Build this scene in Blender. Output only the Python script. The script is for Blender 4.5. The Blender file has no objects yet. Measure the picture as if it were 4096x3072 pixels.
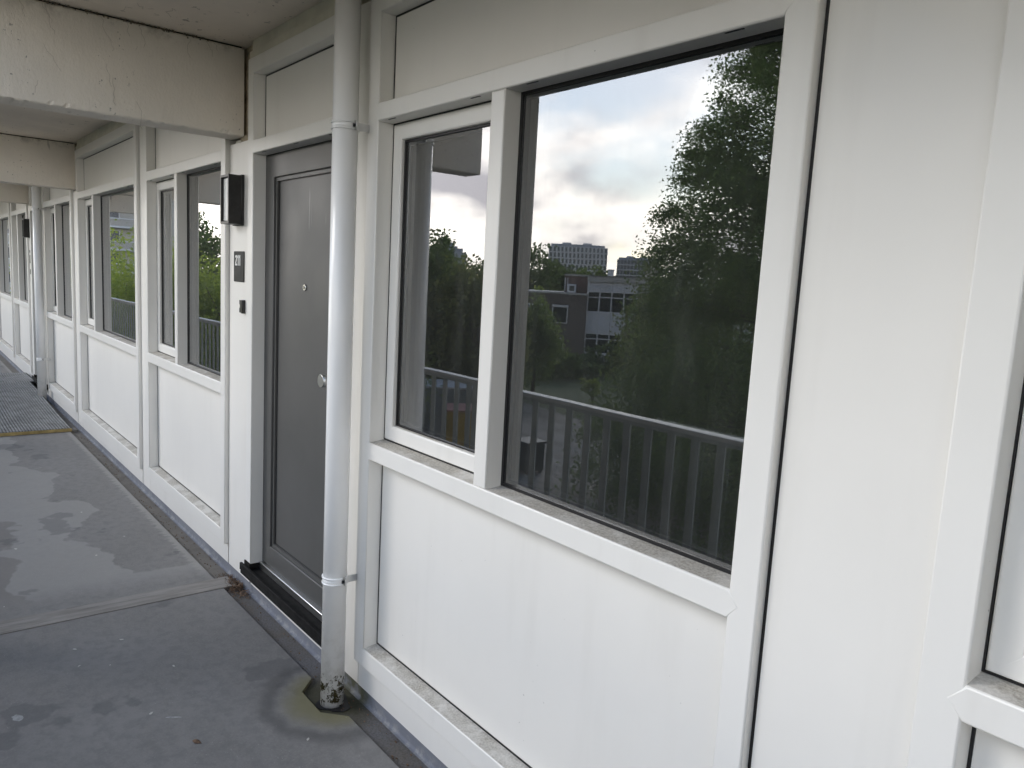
import bpy, bmesh, math, random
import numpy as np
from mathutils import Vector, Matrix

random.seed(7)
RNG = np.random.default_rng(11)
SC = bpy.context.scene
COL = SC.collection
R = math.radians

# ------------------------------------------------------------------ camera
ZC = 1.64            # eye height above the gallery floor
CAMY = -1.33         # distance from the facade front plane (y = 0)
YAW, PITCH, ROLL = R(50.606), R(-7.720), R(3.092)
cam_d = bpy.data.cameras.new('camera')
cam_d.sensor_width = 36.0
cam_d.lens = 26.662
cam_d.clip_start = 0.02
cam_d.clip_end = 3000
cam = bpy.data.objects.new('camera', cam_d)
COL.objects.link(cam)
_f = Vector((-math.sin(YAW) * math.cos(PITCH), math.cos(YAW) * math.cos(PITCH), math.sin(PITCH)))
_r = Vector((math.cos(YAW), math.sin(YAW), 0))
_u = _r.cross(_f)
_r2 = math.cos(ROLL) * _r + math.sin(ROLL) * _u
_u2 = -math.sin(ROLL) * _r + math.cos(ROLL) * _u
_m = Matrix((_r2, _u2, -_f)).transposed().to_4x4()
_m.translation = Vector((0, CAMY, ZC))
cam.matrix_world = _m
SC.camera = cam

# ------------------------------------------------------------------ light
SUN_AZ, SUN_EL = R(37), R(28.5)                 # measured from -y towards -x
sun_dir = Vector((-math.sin(SUN_AZ) * math.cos(SUN_EL), -math.cos(SUN_AZ) * math.cos(SUN_EL), math.sin(SUN_EL)))
sun_d = bpy.data.lights.new('sun', 'SUN')
sun_d.energy = 0.66
sun_d.angle = R(22)
sun_d.color = (1.0, 0.975, 0.94)
sun = bpy.data.objects.new('sun', sun_d)
sun.rotation_euler = sun_dir.to_track_quat('Z', 'Y').to_euler()
sun.location = (-8, -8, 12)
COL.objects.link(sun)

world = bpy.data.worlds.new('World')
SC.world = world
world.use_nodes = True
wn, wl = world.node_tree.nodes, world.node_tree.links
wn.clear()
def wnode(t, **k):
    n = wn.new(t)
    for a, b in k.items():
        setattr(n, a, b)
    return n
w_out = wnode('ShaderNodeOutputWorld')
w_bg = wnode('ShaderNodeBackground')
w_bg.inputs['Strength'].default_value = 0.1
wl.new(w_bg.outputs[0], w_out.inputs[0])
w_sky = wnode('ShaderNodeTexSky', sky_type='NISHITA', sun_disc=False, sun_elevation=SUN_EL,
              sun_rotation=math.atan2(sun_dir.x, sun_dir.y))
w_sky.air_density = 1.0
w_sky.dust_density = 0.4
w_tc = wnode('ShaderNodeTexCoord')
w_sep = wnode('ShaderNodeSeparateXYZ')
wl.new(w_tc.outputs['Generated'], w_sep.inputs[0])
w_z = wnode('ShaderNodeMath', operation='MAXIMUM'); w_z.inputs[1].default_value = 0.0
wl.new(w_sep.outputs['Z'], w_z.inputs[0])
w_za = wnode('ShaderNodeMath', operation='ADD'); w_za.inputs[1].default_value = 0.75
wl.new(w_z.outputs[0], w_za.inputs[0])
w_div = wnode('ShaderNodeVectorMath', operation='DIVIDE')
w_cmb = wnode('ShaderNodeCombineXYZ')
for i in range(3):
    wl.new(w_za.outputs[0], w_cmb.inputs[i])
wl.new(w_tc.outputs['Generated'], w_div.inputs[0])
wl.new(w_cmb.outputs[0], w_div.inputs[1])
w_map = wnode('ShaderNodeMapping')
w_map.inputs['Location'].default_value = (3.1, 1.7, 0.4)
w_map.inputs['Scale'].default_value = (1, 1, 1.6)
wl.new(w_div.outputs[0], w_map.inputs['Vector'])
w_n1 = wnode('ShaderNodeTexNoise')
w_n1.inputs['Scale'].default_value = 3.4
w_n1.inputs['Detail'].default_value = 7
w_n1.inputs['Roughness'].default_value = 0.52
wl.new(w_map.outputs[0], w_n1.inputs['Vector'])
w_r1 = wnode('ShaderNodeMapRange'); w_r1.interpolation_type = 'SMOOTHSTEP'
w_r1.inputs['From Min'].default_value = 0.27
w_r1.inputs['From Max'].default_value = 0.47
w_cov = wnode('ShaderNodeMath', operation='MULTIPLY_ADD')      # clouds stand closer together towards the horizon
wl.new(w_z.outputs[0], w_cov.inputs[0]); w_cov.inputs[1].default_value = -0.5
wl.new(w_n1.outputs[0], w_cov.inputs[2])
wl.new(w_cov.outputs[0], w_r1.inputs[0])
w_n2 = wnode('ShaderNodeTexNoise')
w_n2.inputs['Scale'].default_value = 4.6
w_n2.inputs['Detail'].default_value = 5
w_n2.inputs['Roughness'].default_value = 0.5
w_map2 = wnode('ShaderNodeMapping')
w_map2.inputs['Location'].default_value = (0.35, 5.2, 2.0)
w_map2.inputs['Scale'].default_value = (1, 1, 1.9)
wl.new(w_div.outputs[0], w_map2.inputs['Vector'])
wl.new(w_map2.outputs[0], w_n2.inputs['Vector'])
w_ramp = wnode('ShaderNodeValToRGB')
w_ramp.color_ramp.elements[0].position = 0.38
w_ramp.color_ramp.elements[0].color = (0.34, 0.34, 0.38, 1)
w_ramp.color_ramp.elements[1].position = 0.60
w_ramp.color_ramp.elements[1].color = (1.0, 0.98, 0.955, 1)
_e = w_ramp.color_ramp.elements.new(0.47); _e.color = (0.70, 0.69, 0.70, 1)
wl.new(w_n2.outputs[0], w_ramp.inputs[0])
# the big grey-bellied cumulus that stands over the skyline
def cloud_blob(az, el, sx, sz, wob, lo, hi):
    a, e = R(az), R(el)
    sb = wnode('ShaderNodeVectorMath', operation='SUBTRACT')
    wl.new(w_tc.outputs['Generated'], sb.inputs[0])
    sb.inputs[1].default_value = (-math.sin(a) * math.cos(e), -math.cos(a) * math.cos(e), math.sin(e))
    sl = wnode('ShaderNodeVectorMath', operation='MULTIPLY')
    wl.new(sb.outputs[0], sl.inputs[0]); sl.inputs[1].default_value = (1 / sx, 1 / sx, 1 / sz)
    ln = wnode('ShaderNodeVectorMath', operation='LENGTH'); wl.new(sl.outputs[0], ln.inputs[0])
    nz = wnode('ShaderNodeTexNoise'); nz.inputs['Scale'].default_value = 16; nz.inputs['Detail'].default_value = 5
    wl.new(w_tc.outputs['Generated'], nz.inputs['Vector'])
    ma = wnode('ShaderNodeMath', operation='MULTIPLY_ADD'); wl.new(nz.outputs[0], ma.inputs[0]); ma.inputs[1].default_value = wob
    wl.new(ln.outputs['Value'], ma.inputs[2])
    mr = wnode('ShaderNodeMapRange'); mr.interpolation_type = 'SMOOTHSTEP'
    wl.new(ma.outputs[0], mr.inputs[0]); mr.inputs[1].default_value = hi; mr.inputs[2].default_value = lo
    return mr.outputs[0]
w_belly = wnode('ShaderNodeMix', data_type='RGBA')
wl.new(cloud_blob(44.8, 7.8, 0.12, 0.042, 1.5, 0.95, 1.8), w_belly.inputs['Factor'])
wl.new(w_ramp.outputs[0], w_belly.inputs['A'])
w_belly.inputs['B'].default_value = (0.42, 0.425, 0.46, 1)
w_cl = wnode('ShaderNodeVectorMath', operation='SCALE'); w_cl.inputs['Scale'].default_value = 19.4
wl.new(w_belly.outputs['Result'], w_cl.inputs[0])
w_sk = wnode('ShaderNodeVectorMath', operation='SCALE'); w_sk.inputs['Scale'].default_value = 1.35
wl.new(w_sky.outputs[0], w_sk.inputs[0])
w_mix = wnode('ShaderNodeMix', data_type='RGBA')
wl.new(w_r1.outputs[0], w_mix.inputs['Factor'])
wl.new(w_sk.outputs[0], w_mix.inputs['A'])
# clouds scatter sunlight forwards: brighter around the hidden sun, duller away from it
w_dot = wnode('ShaderNodeVectorMath', operation='DOT_PRODUCT')
wl.new(w_tc.outputs['Generated'], w_dot.inputs[0]); w_dot.inputs[1].default_value = sun_dir
w_fw = wnode('ShaderNodeMapRange'); w_fw.interpolation_type = 'SMOOTHERSTEP'
wl.new(w_dot.outputs['Value'], w_fw.inputs[0])
w_fw.inputs[1].default_value = 0.45; w_fw.inputs[2].default_value = 1.0
w_fw.inputs[3].default_value = 0.85; w_fw.inputs[4].default_value = 1.22
w_cl2 = wnode('ShaderNodeVectorMath', operation='SCALE')
wl.new(w_cl.outputs[0], w_cl2.inputs[0]); wl.new(w_fw.outputs[0], w_cl2.inputs['Scale'])
# low clouds are seen through more air and look warmer than high ones
w_tz = wnode('ShaderNodeMapRange'); w_tz.inputs[1].default_value = 0.05; w_tz.inputs[2].default_value = 0.5
wl.new(w_z.outputs[0], w_tz.inputs[0])
w_tint = wnode('ShaderNodeMix', data_type='RGBA')
wl.new(w_tz.outputs[0], w_tint.inputs['Factor'])
w_tint.inputs['A'].default_value = (1.02, 0.975, 0.91, 1); w_tint.inputs['B'].default_value = (1.0, 0.995, 1.01, 1)
w_cl3 = wnode('ShaderNodeVectorMath', operation='MULTIPLY')
wl.new(w_cl2.outputs[0], w_cl3.inputs[0]); wl.new(w_tint.outputs['Result'], w_cl3.inputs[1])
wl.new(w_cl3.outputs[0], w_mix.inputs['B'])
wl.new(w_mix.outputs['Result'], w_bg.inputs['Color'])

SC.view_settings.view_transform = 'Standard'
SC.view_settings.look = 'None'
SC.view_settings.gamma = 1
SC.view_settings.use_curve_mapping = False
SC.view_settings.exposure = 1.2
SC.render.engine = 'CYCLES'
SC.cycles.max_bounces = 7
SC.cycles.diffuse_bounces = 4
SC.cycles.glossy_bounces = 4
SC.cycles.transparent_max_bounces = 12
SC.cycles.use_denoising = True
SC.cycles.caustics_reflective = False

# ------------------------------------------------------------------ materials
class NT:
    def __init__(self, name):
        self.m = bpy.data.materials.new(name)
        self.m.use_nodes = True
        self.t = self.m.node_tree
        self.n = self.t.nodes
        self.b = self.n['Principled BSDF']
        self.out = self.n['Material Output']
        self._pos = None
    def add(self, t, **k):
        n = self.n.new(t)
        for a, b in k.items():
            setattr(n, a, b)
        return n
    def link(self, a, b):
        self.t.links.new(a, b)
    def pos(self):
        if self._pos is None:
            g = self.add('ShaderNodeNewGeometry')
            self._pos = g.outputs['Position']
            self._geo = g
        return self._pos
    def noise(self, scale, detail=4, rough=0.5, stretch=None, out='Fac', loc=None):
        v = self.pos()
        if stretch or loc:
            mp = self.add('ShaderNodeMapping')
            if stretch: mp.inputs['Scale'].default_value = stretch
            if loc: mp.inputs['Location'].default_value = loc
            self.link(v, mp.inputs['Vector']); v = mp.outputs[0]
        n = self.add('ShaderNodeTexNoise')
        n.inputs['Scale'].default_value = scale
        n.inputs['Detail'].default_value = detail
        n.inputs['Roughness'].default_value = rough
        self.link(v, n.inputs['Vector'])
        return n.outputs[out]
    def rng(self, v, a, b, c=0.0, d=1.0, smooth=True):
        n = self.add('ShaderNodeMapRange')
        if smooth: n.interpolation_type = 'SMOOTHSTEP'
        self.link(v, n.inputs[0])
        for i, x in enumerate((a, b, c, d)):
            n.inputs[1 + i].default_value = x
        return n.outputs[0]
    def math(self, op, a, b=None):
        n = self.add('ShaderNodeMath', operation=op)
        for i, v in enumerate((a, b)):
            if v is None: continue
            if isinstance(v, (int, float)): n.inputs[i].default_value = v
            else: self.link(v, n.inputs[i])
        return n.outputs[0]
    def mix(self, f, a, b):
        n = self.add('ShaderNodeMix', data_type='RGBA')
        for k, v in (('Factor', f), ('A', a), ('B', b)):
            s = n.inputs[k]
            if isinstance(v, (int, float)): s.default_value = v
            elif isinstance(v, tuple): s.default_value = (*v, 1) if len(v) == 3 else v
            else: self.link(v, s)
        return n.outputs['Result']
    def xyz(self):
        s = self.add('ShaderNodeSeparateXYZ')
        self.link(self.pos(), s.inputs[0])
        return s.outputs
    def set(self, color=None, rough=None, metal=None, spec=None):
        for key, v in (('Base Color', color), ('Roughness', rough), ('Metallic', metal), ('Specular IOR Level', spec)):
            if v is None: continue
            s = self.b.inputs[key]
            if isinstance(v, tuple): s.default_value = (*v, 1)
            elif isinstance(v, (int, float)): s.default_value = v
            else: self.link(v, s)
    def bump(self, h, strength=0.3, dist=0.01):
        n = self.add('ShaderNodeBump')
        n.inputs['Strength'].default_value = strength
        n.inputs['Distance'].default_value = dist
        self.link(h, n.inputs['Height'])
        self.link(n.outputs[0], self.b.inputs['Normal'])

M = {}
def simple(name, color, rough=0.5, metal=0.0, var=0.12, scale=6.0, bump=0.0, bscale=60.0, spec=None):
    t = NT(name)
    n = t.noise(scale, 5, 0.6)
    f = t.rng(n, 0.3, 0.7)
    a = tuple(c * (1 - var) for c in color); b = tuple(min(1, c * (1 + var)) for c in color)
    t.set(t.mix(f, a, b), rough, metal, spec)
    if bump:
        t.bump(t.noise(bscale, 3), bump, 0.004)
    M[name] = t.m
    return t.m

def white_coated(name, base, dirt=1.0, rough=0.32):
    t = NT(name)
    big = t.rng(t.noise(1.3, 4, 0.6), 0.3, 0.75)
    col = t.mix(big, tuple(c * 0.955 for c in base), base)
    streak = t.rng(t.noise(7, 4, 0.6, (1, 1, 0.12)), 0.53, 0.8, 0, 0.13 * dirt)
    col = t.mix(streak, col, (0.42, 0.39, 0.33))
    # small specks of dirt and fly marks
    sp = t.rng(t.noise(95, 2, 0.4), 0.79, 0.81, 0, 0.7 * dirt)
    gate = t.rng(t.noise(3.5, 2), 0.52, 0.62)
    col = t.mix(t.math('MULTIPLY', sp, gate), col, (0.09, 0.08, 0.07))
    # dust that settled on ledges (upward faces)
    t.pos()
    ns = t.add('ShaderNodeSeparateXYZ'); t.link(t._geo.outputs['Normal'], ns.inputs[0])
    up = t.rng(ns.outputs['Z'], 0.75, 0.97)
    grit = t.rng(t.noise(140, 4, 0.75), 0.32, 0.68)
    patch = t.rng(t.noise(9, 5, 0.65), 0.33, 0.6, 0.45, 1.0)
    dust = t.mix(grit, (0.26, 0.235, 0.195), (0.52, 0.49, 0.43))
    col = t.mix(t.math('MULTIPLY', up, t.math('MULTIPLY', patch, 0.92)), col, dust)
    t.set(col, t.math('ADD', t.math('MULTIPLY', up, 0.45), rough))
    t.bump(t.noise(260, 2), 0.03, 0.001)
    M[name] = t.m

white_coated('frame_white', (0.81, 0.79, 0.745))
white_coated('panel_white', (0.81, 0.785, 0.735), 0.8, 0.38)
white_coated('cream_panel', (0.76, 0.735, 0.68), 1.6, 0.42)

def painted_concrete(name, base, crack=True, specks=1.0, bs=0.5):
    t = NT(name)
    big = t.rng(t.noise(1.1, 6, 0.65), 0.3, 0.72)
    col = t.mix(big, tuple(c * 0.86 for c in base), base)
    # long thin cobweb strokes and clustered dirt
    st = t.rng(t.noise(14, 3, 0.5, (1, 1, 0.22)), 0.655, 0.70, 0, 0.6 * specks)
    gate = t.rng(t.noise(2.3, 3), 0.48, 0.62)
    col = t.mix(t.math('MULTIPLY', st, gate), col, (0.13, 0.11, 0.09))
    sp = t.rng(t.noise(55, 2, 0.5), 0.685, 0.72, 0, 0.6 * specks)
    g2 = t.rng(t.noise(4.0, 3, 0.5, None, 'Fac', (4, 2, 1)), 0.45, 0.6)
    col = t.mix(t.math('MULTIPLY', sp, g2), col, (0.07, 0.06, 0.05))
    if crack:
        z = t.xyz()['Z']
        edge = t.rng(z, ZC + 0.96, ZC + 1.03)
        soot = t.rng(t.noise(9, 6, 0.7), 0.46, 0.7, 0, 0.5)
        col = t.mix(t.math('MULTIPLY', edge, soot), col, (0.14, 0.11, 0.08))
    t.set(col, 0.8)
    h = t.math('ADD', t.noise(110, 4, 0.6, (1, 1, 0.6)), t.math('MULTIPLY', t.noise(30, 4, 0.6), 0.8))
    t.bump(h, bs, 0.004)
    M[name] = t.m
painted_concrete('beam_paint', (0.86, 0.795, 0.70), True, 1.0, 0.55)
painted_concrete('ceiling_paint', (0.85, 0.76, 0.645), False, 1.0, 0.2)

# gallery floor coating with damp stains, moss by the drain
NOTCH = (-2.53, -0.07)
def floor_mat():
    t = NT('floor_coating')
    x, y, z = t.xyz()['X'], t.xyz()['Y'], t.xyz()['Z']
    big = t.rng(t.noise(1.7, 7, 0.62), 0.32, 0.7)
    fine = t.rng(t.noise(110, 4, 0.8), 0.38, 0.66)
    col = t.mix(big, (0.19, 0.182, 0.171), (0.248, 0.238, 0.225))
    col = t.mix(t.math('MULTIPLY', fine, 0.5), col, (0.27, 0.262, 0.25))
    mot = t.rng(t.noise(19, 5, 0.7), 0.4, 0.66, 0, 0.4)
    col = t.mix(mot, col, (0.14, 0.136, 0.135))
    brush = t.rng(t.noise(6, 5, 0.6, (0.35, 2.6, 1)), 0.45, 0.75, 0, 0.30)
    col = t.mix(brush, col, (0.23, 0.222, 0.215))
    # damp patches with sharp wandering outlines
    w = t.noise(1.25, 4, 0.55, None, 'Fac', (2.7, 0.9, 0))
    beyond = t.rng(x, -3.95, -4.25)          # only past the slab joint
    wv = t.math('ADD', t.math('ADD', y, 0.50), t.math('MULTIPLY', t.math('SUBTRACT', t.noise(1.9, 4, 0.5, None, 'Fac', (1.3, 0.2, 0)), 0.5), 0.95))
    near_joint = t.rng(t.math('ADD', x, t.math('MULTIPLY', w, 0.3)), -4.06, -4.03)
    dried = t.math('MULTIPLY', t.math('MAXIMUM', t.rng(wv, 0.012, -0.012), near_joint), beyond)
    wet2 = t.rng(t.math('ADD', wv, t.math('MULTIPLY', t.noise(5, 4, 0.6), 0.12)), -0.33, -0.36)
    col = t.mix(t.math('MULTIPLY', dried, 0.6), col, (0.34, 0.328, 0.308))
    col = t.mix(t.math('MULTIPLY', t.math('MULTIPLY', wet2, beyond), 0.5), col, (0.135, 0.122, 0.112))
    w2 = t.noise(2.4, 4, 0.5, None, 'Fac', (0.3, 4.1, 0))
    dk = t.rng(w2, 0.60, 0.625, 0, 0.38)
    col = t.mix(dk, col, (0.085, 0.085, 0.09))
    # pale ragged lime fringe along the gutter edge
    fr = t.math('ADD', y, t.math('MULTIPLY', t.noise(24, 4, 0.7, (1, 0.35, 1)), 0.13))
    fringe = t.rng(fr, -0.062, -0.035)
    fringe = t.math('MULTIPLY', fringe, t.rng(x, -3.9, -4.15))
    col = t.mix(t.math('MULTIPLY', fringe, 0.75), col, (0.34, 0.325, 0.30))
    # moss halo around the drain notch
    dx = t.math('SUBTRACT', x, NOTCH[0]); dy = t.math('SUBTRACT', y, NOTCH[1])
    d = t.math('SQRT', t.math('ADD', t.math('MULTIPLY', dx, dx), t.math('MULTIPLY', t.math('MULTIPLY', dy, dy), 1.25)))
    d = t.math('ADD', d, t.math('MULTIPLY', t.math('SUBTRACT', t.noise(6, 5, 0.6), 0.5), 0.14))
    moss = t.rng(d, 0.25, 0.12)
    col = t.mix(t.math('MULTIPLY', moss, 0.85), col, (0.185, 0.17, 0.09))
    ring = t.math('MULTIPLY', t.rng(d, 0.21, 0.265), t.rng(d, 0.34, 0.27))
    col = t.mix(t.math('MULTIPLY', ring, 0.6), col, (0.085, 0.082, 0.08))
    # bright mineral specks
    sp = t.rng(t.noise(210, 1, 0.3), 0.745, 0.77, 0, 0.9)
    col = t.mix(t.math('MULTIPLY', sp, t.rng(t.noise(2.0, 2), 0.42, 0.62)), col, (0.5, 0.49, 0.47))
    rough = t.rng(big, 0, 1, 0.55, 0.74)
    t.set(col, rough, None, 0.22)
    h = t.math('ADD', t.noise(300, 3, 0.6), t.math('MULTIPLY', t.noise(30, 4), 0.6))
    t.bump(h, 0.25, 0.003)
    M['floor'] = t.m
floor_mat()

def gutter_mat():
    t = NT('gutter_dirt')
    x, y = t.xyz()['X'], t.xyz()['Y']
    n = t.rng(t.noise(5.5, 7, 0.68), 0.3, 0.7)
    col = t.mix(n, (0.165, 0.163, 0.168), (0.15, 0.132, 0.11))
    g = t.rng(t.noise(120, 4, 0.75), 0.35, 0.7)
    col = t.mix(t.math('MULTIPLY', g, 0.55), col, (0.05, 0.043, 0.035))
    far = t.math('MULTIPLY', t.rng(x, -3.75, -3.95), 0.8)
    col = t.mix(far, col, t.mix(n, (0.15, 0.132, 0.108), (0.225, 0.205, 0.175)))
    dx = t.math('SUBTRACT', x, NOTCH[0]); dy = t.math('SUBTRACT', y, NOTCH[1])
    d = t.math('SQRT', t.math('ADD', t.math('MULTIPLY', dx, dx), t.math('MULTIPLY', dy, dy)))
    d = t.math('ADD', d, t.math('MULTIPLY', t.math('SUBTRACT', t.noise(14, 5, 0.6), 0.5), 0.16))
    col = t.mix(t.rng(d, 0.27, 0.08, 0, 0.9), col, (0.045, 0.042, 0.018))
    t.set(col, 0.85)
    t.bump(t.noise(70, 6, 0.7), 0.5, 0.008)
    M['gutter'] = t.m
gutter_mat()

def plinth_mat():
    t = NT('plinth_blue')
    x, z = t.xyz()['X'], t.xyz()['Z']
    col = t.mix(t.rng(t.noise(3, 5, 0.6), 0.3, 0.7), (0.15, 0.158, 0.185), (0.20, 0.21, 0.24))
    low = t.rng(z, 0.035, -0.012)
    ch = t.rng(t.noise(26, 5, 0.7), 0.46, 0.62)
    col = t.mix(t.math('MULTIPLY', low, t.math('MULTIPLY', ch, 0.6)), col, (0.34, 0.335, 0.32))
    dx = t.math('ABSOLUTE', t.math('ADD', t.math('SUBTRACT', x, NOTCH[0]), t.math('MULTIPLY', t.math('SUBTRACT', t.noise(16, 4), 0.5), 0.2)))
    gr = t.math('MULTIPLY', t.rng(dx, 0.17, 0.04), t.rng(t.noise(20, 4), 0.4, 0.6, 0.3, 1))
    col = t.mix(gr, col, (0.08, 0.078, 0.045))
    t.set(col, 0.8)
    t.bump(t.noise(60, 4), 0.2, 0.004)
    M['plinth'] = t.m
plinth_mat()

def joint_mat():
    t = NT('joint_mortar')
    col = t.mix(t.rng(t.noise(7, 6, 0.65, (3.0, 0.5, 1)), 0.3, 0.7), (0.20, 0.183, 0.163), (0.30, 0.28, 0.255))
    st = t.rng(t.noise(30, 4, 0.6, (2.5, 0.12, 1)), 0.58, 0.66, 0, 0.5)
    col = t.mix(st, col, (0.08, 0.072, 0.062))
    t.set(col, 0.8)
    t.bump(t.noise(90, 5, 0.65, (2, 0.4, 1)), 0.4, 0.004)
    M['joint'] = t.m
joint_mat()

def pipe_mat():
    t = NT('pipe_plastic')
    x, y, z = t.xyz()['X'], t.xyz()['Y'], t.xyz()['Z']
    col = t.mix(t.rng(t.noise(4, 3), 0.35, 0.7), (0.86, 0.855, 0.84), (0.89, 0.885, 0.875))
    grime = t.math('MULTIPLY', t.rng(z, 0.45, 0.03), t.rng(t.noise(24, 5, 0.7), 0.42, 0.7))
    col = t.mix(t.math('MULTIPLY', grime, 0.3), col, (0.32, 0.29, 0.22))
    h = t.math('ADD', z, t.math('MULTIPLY', t.math('SUBTRACT', t.noise(34, 6, 0.72), 0.5), 0.22))
    mo = t.math('MULTIPLY', t.rng(h, 0.105, 0.085), t.rng(h, 0.0, 0.02))
    mo = t.math('MULTIPLY', mo, t.rng(t.noise(30, 7, 0.75), 0.475, 0.52))
    near = t.rng(x, -3.5, -3.2)
    col = t.mix(t.math('MULTIPLY', mo, near), col, t.mix(t.noise(120, 3), (0.025, 0.022, 0.012), (0.13, 0.11, 0.05)))
    t.set(col, 0.27)
    M['pipe'] = t.m
pipe_mat()

def door_mat():
    t = NT('door_grey')
    x, z = t.xyz()['X'], t.xyz()['Z']
    col = t.mix(t.rng(t.noise(2.2, 5, 0.6), 0.3, 0.7), (0.078, 0.077, 0.073), (0.092, 0.090, 0.086))
    run = t.rng(t.noise(26, 3, 0.55, (1, 1, 0.07)), 0.72, 0.75, 0, 0.35)
    run = t.math('MULTIPLY', run, t.math('MULTIPLY', t.rng(z, ZC - 0.1, ZC + 0.15), t.rng(t.noise(3, 3), 0.42, 0.6)))
    col = t.mix(run, col, (0.5, 0.5, 0.48))
    sp = t.rng(t.noise(80, 2), 0.74, 0.76, 0, 0.7)
    col = t.mix(sp, col, (0.06, 0.058, 0.055))
    t.set(col, t.rng(t.noise(5, 4), 0.3, 0.7, 0.40, 0.45))
    M['door'] = t.m
door_mat()

simple('rubber_black', (0.008, 0.008, 0.009), 0.45, var=0.2)
simple('sill_black', (0.012, 0.0115, 0.011), 0.7, var=0.5, scale=22, bump=0.15, bscale=120, spec=0.15)
simple('alu', (0.62, 0.62, 0.61), 0.34, 1.0, var=0.06)
simple('steel', (0.55, 0.55, 0.54), 0.22, 1.0, var=0.06)
simple('lamp_black', (0.012, 0.0115, 0.011), 0.38, var=0.4, scale=30)
simple('spacer', (0.07, 0.075, 0.085), 0.4, 0.6, var=0.1)
simple('cobweb', (0.22, 0.185, 0.14), 0.95, var=0.3)
simple('trim_cream', (0.66, 0.63, 0.53), 0.55, var=0.10, scale=5)
simple('timber_raw', (0.42, 0.35, 0.25), 0.8, var=0.3, scale=30)
simple('number_plate', (0.035, 0.035, 0.032), 0.55, 0.0, var=0.25, scale=12, spec=0.2)
simple('digit_white', (0.75, 0.75, 0.72), 0.5, var=0.03)
simple('bell_black', (0.012, 0.012, 0.012), 0.3)
simple('brass_edge', (0.36, 0.27, 0.11), 0.5, 0.35, var=0.25, scale=14)
simple('ramp_grey', (0.24, 0.24, 0.235), 0.62, var=0.25, scale=9)
simple('ramp_dark', (0.03, 0.03, 0.029), 0.8, var=0.2)
simple('rail_paint', (0.25, 0.27, 0.265), 0.45, var=0.08)
simple('rail_cap', (0.40, 0.40, 0.39), 0.5, 0.1, var=0.10)
simple('room_wall', (0.42, 0.42, 0.40), 0.9, var=0.08)
simple('slab_edge', (0.42, 0.41, 0.38), 0.85, var=0.15, bump=0.2)
simple('petal', (0.52, 0.50, 0.46), 0.7, var=0.15, scale=60)
simple('paint_scuff', (0.33, 0.33, 0.32), 0.8, var=0.2, scale=60)
simple('dry_leaf', (0.14, 0.085, 0.05), 0.8, var=0.45, scale=40)
simple('bark', (0.085, 0.065, 0.05), 0.9, var=0.35, scale=3, bump=0.5, bscale=8)
simple('house_panel', (0.47, 0.49, 0.52), 0.5, var=0.06, scale=0.8)
simple('house_fascia', (0.33, 0.33, 0.32), 0.6, var=0.1, scale=0.8)
simple('house_frame', (0.55, 0.56, 0.57), 0.5, var=0.05)
simple('house_glass', (0.018, 0.024, 0.026), 0.15, var=0.4, scale=0.4)
simple('roof_felt', (0.16, 0.16, 0.165), 0.8, var=0.2, scale=0.5)
simple('block_white', (0.55, 0.57, 0.60), 0.6, var=0.05, scale=0.1)
simple('block_grey', (0.30, 0.33, 0.38), 0.6, var=0.06, scale=0.1)
simple('block_glass', (0.06, 0.075, 0.095), 0.2, var=0.3, scale=0.05)
simple('wing_wall', (0.42, 0.41, 0.38), 0.7, var=0.08, scale=0.1)
simple('container_grey', (0.20, 0.215, 0.22), 0.55, var=0.12, scale=0.8)
simple('container_roof', (0.55, 0.54, 0.53), 0.6, var=0.12, scale=0.8)
simple('skip_yellow', (0.42, 0.26, 0.03), 0.55, var=0.2, scale=1.2)
simple('skip_red', (0.36, 0.16, 0.13), 0.7, var=0.2, scale=1.2)
simple('bin_dark', (0.035, 0.045, 0.048), 0.5)
simple('chimney_pale', (0.52, 0.47, 0.42), 0.8, var=0.1)

def lamp_glass():
    t = NT('lamp_diffuser')
    col = t.mix(t.rng(t.noise(45, 4, 0.65), 0.58, 0.68, 0, 0.6), (0.78, 0.78, 0.76), (0.22, 0.2, 0.17))
    t.set(col, 0.35)
    M['lamp_diffuser'] = t.m
lamp_glass()

def brick_mat(name, a, b, mortar):
    t = NT(name)
    tc = t.add('ShaderNodeTexCoord')
    mp = t.add('ShaderNodeMapping'); mp.inputs['Rotation'].default_value = (R(90), 0, 0)
    t.link(tc.outputs['Object'], mp.inputs['Vector'])
    br = t.add('ShaderNodeTexBrick')
    br.inputs['Color1'].default_value = (*a, 1); br.inputs['Color2'].default_value = (*b, 1)
    br.inputs['Mortar'].default_value = (*mortar, 1)
    br.inputs['Scale'].default_value = 4.0; br.inputs['Mortar Size'].default_value = 0.03
    t.link(mp.outputs[0], br.inputs['Vector'])
    t.set(br.outputs['Color'], 0.85)
    M[name] = t.m
brick_mat('brick_dark', (0.085, 0.062, 0.055), (0.06, 0.05, 0.048), (0.10, 0.095, 0.09))
brick_mat('brick_red', (0.16, 0.085, 0.07), (0.12, 0.068, 0.058), (0.15, 0.13, 0.12))

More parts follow.
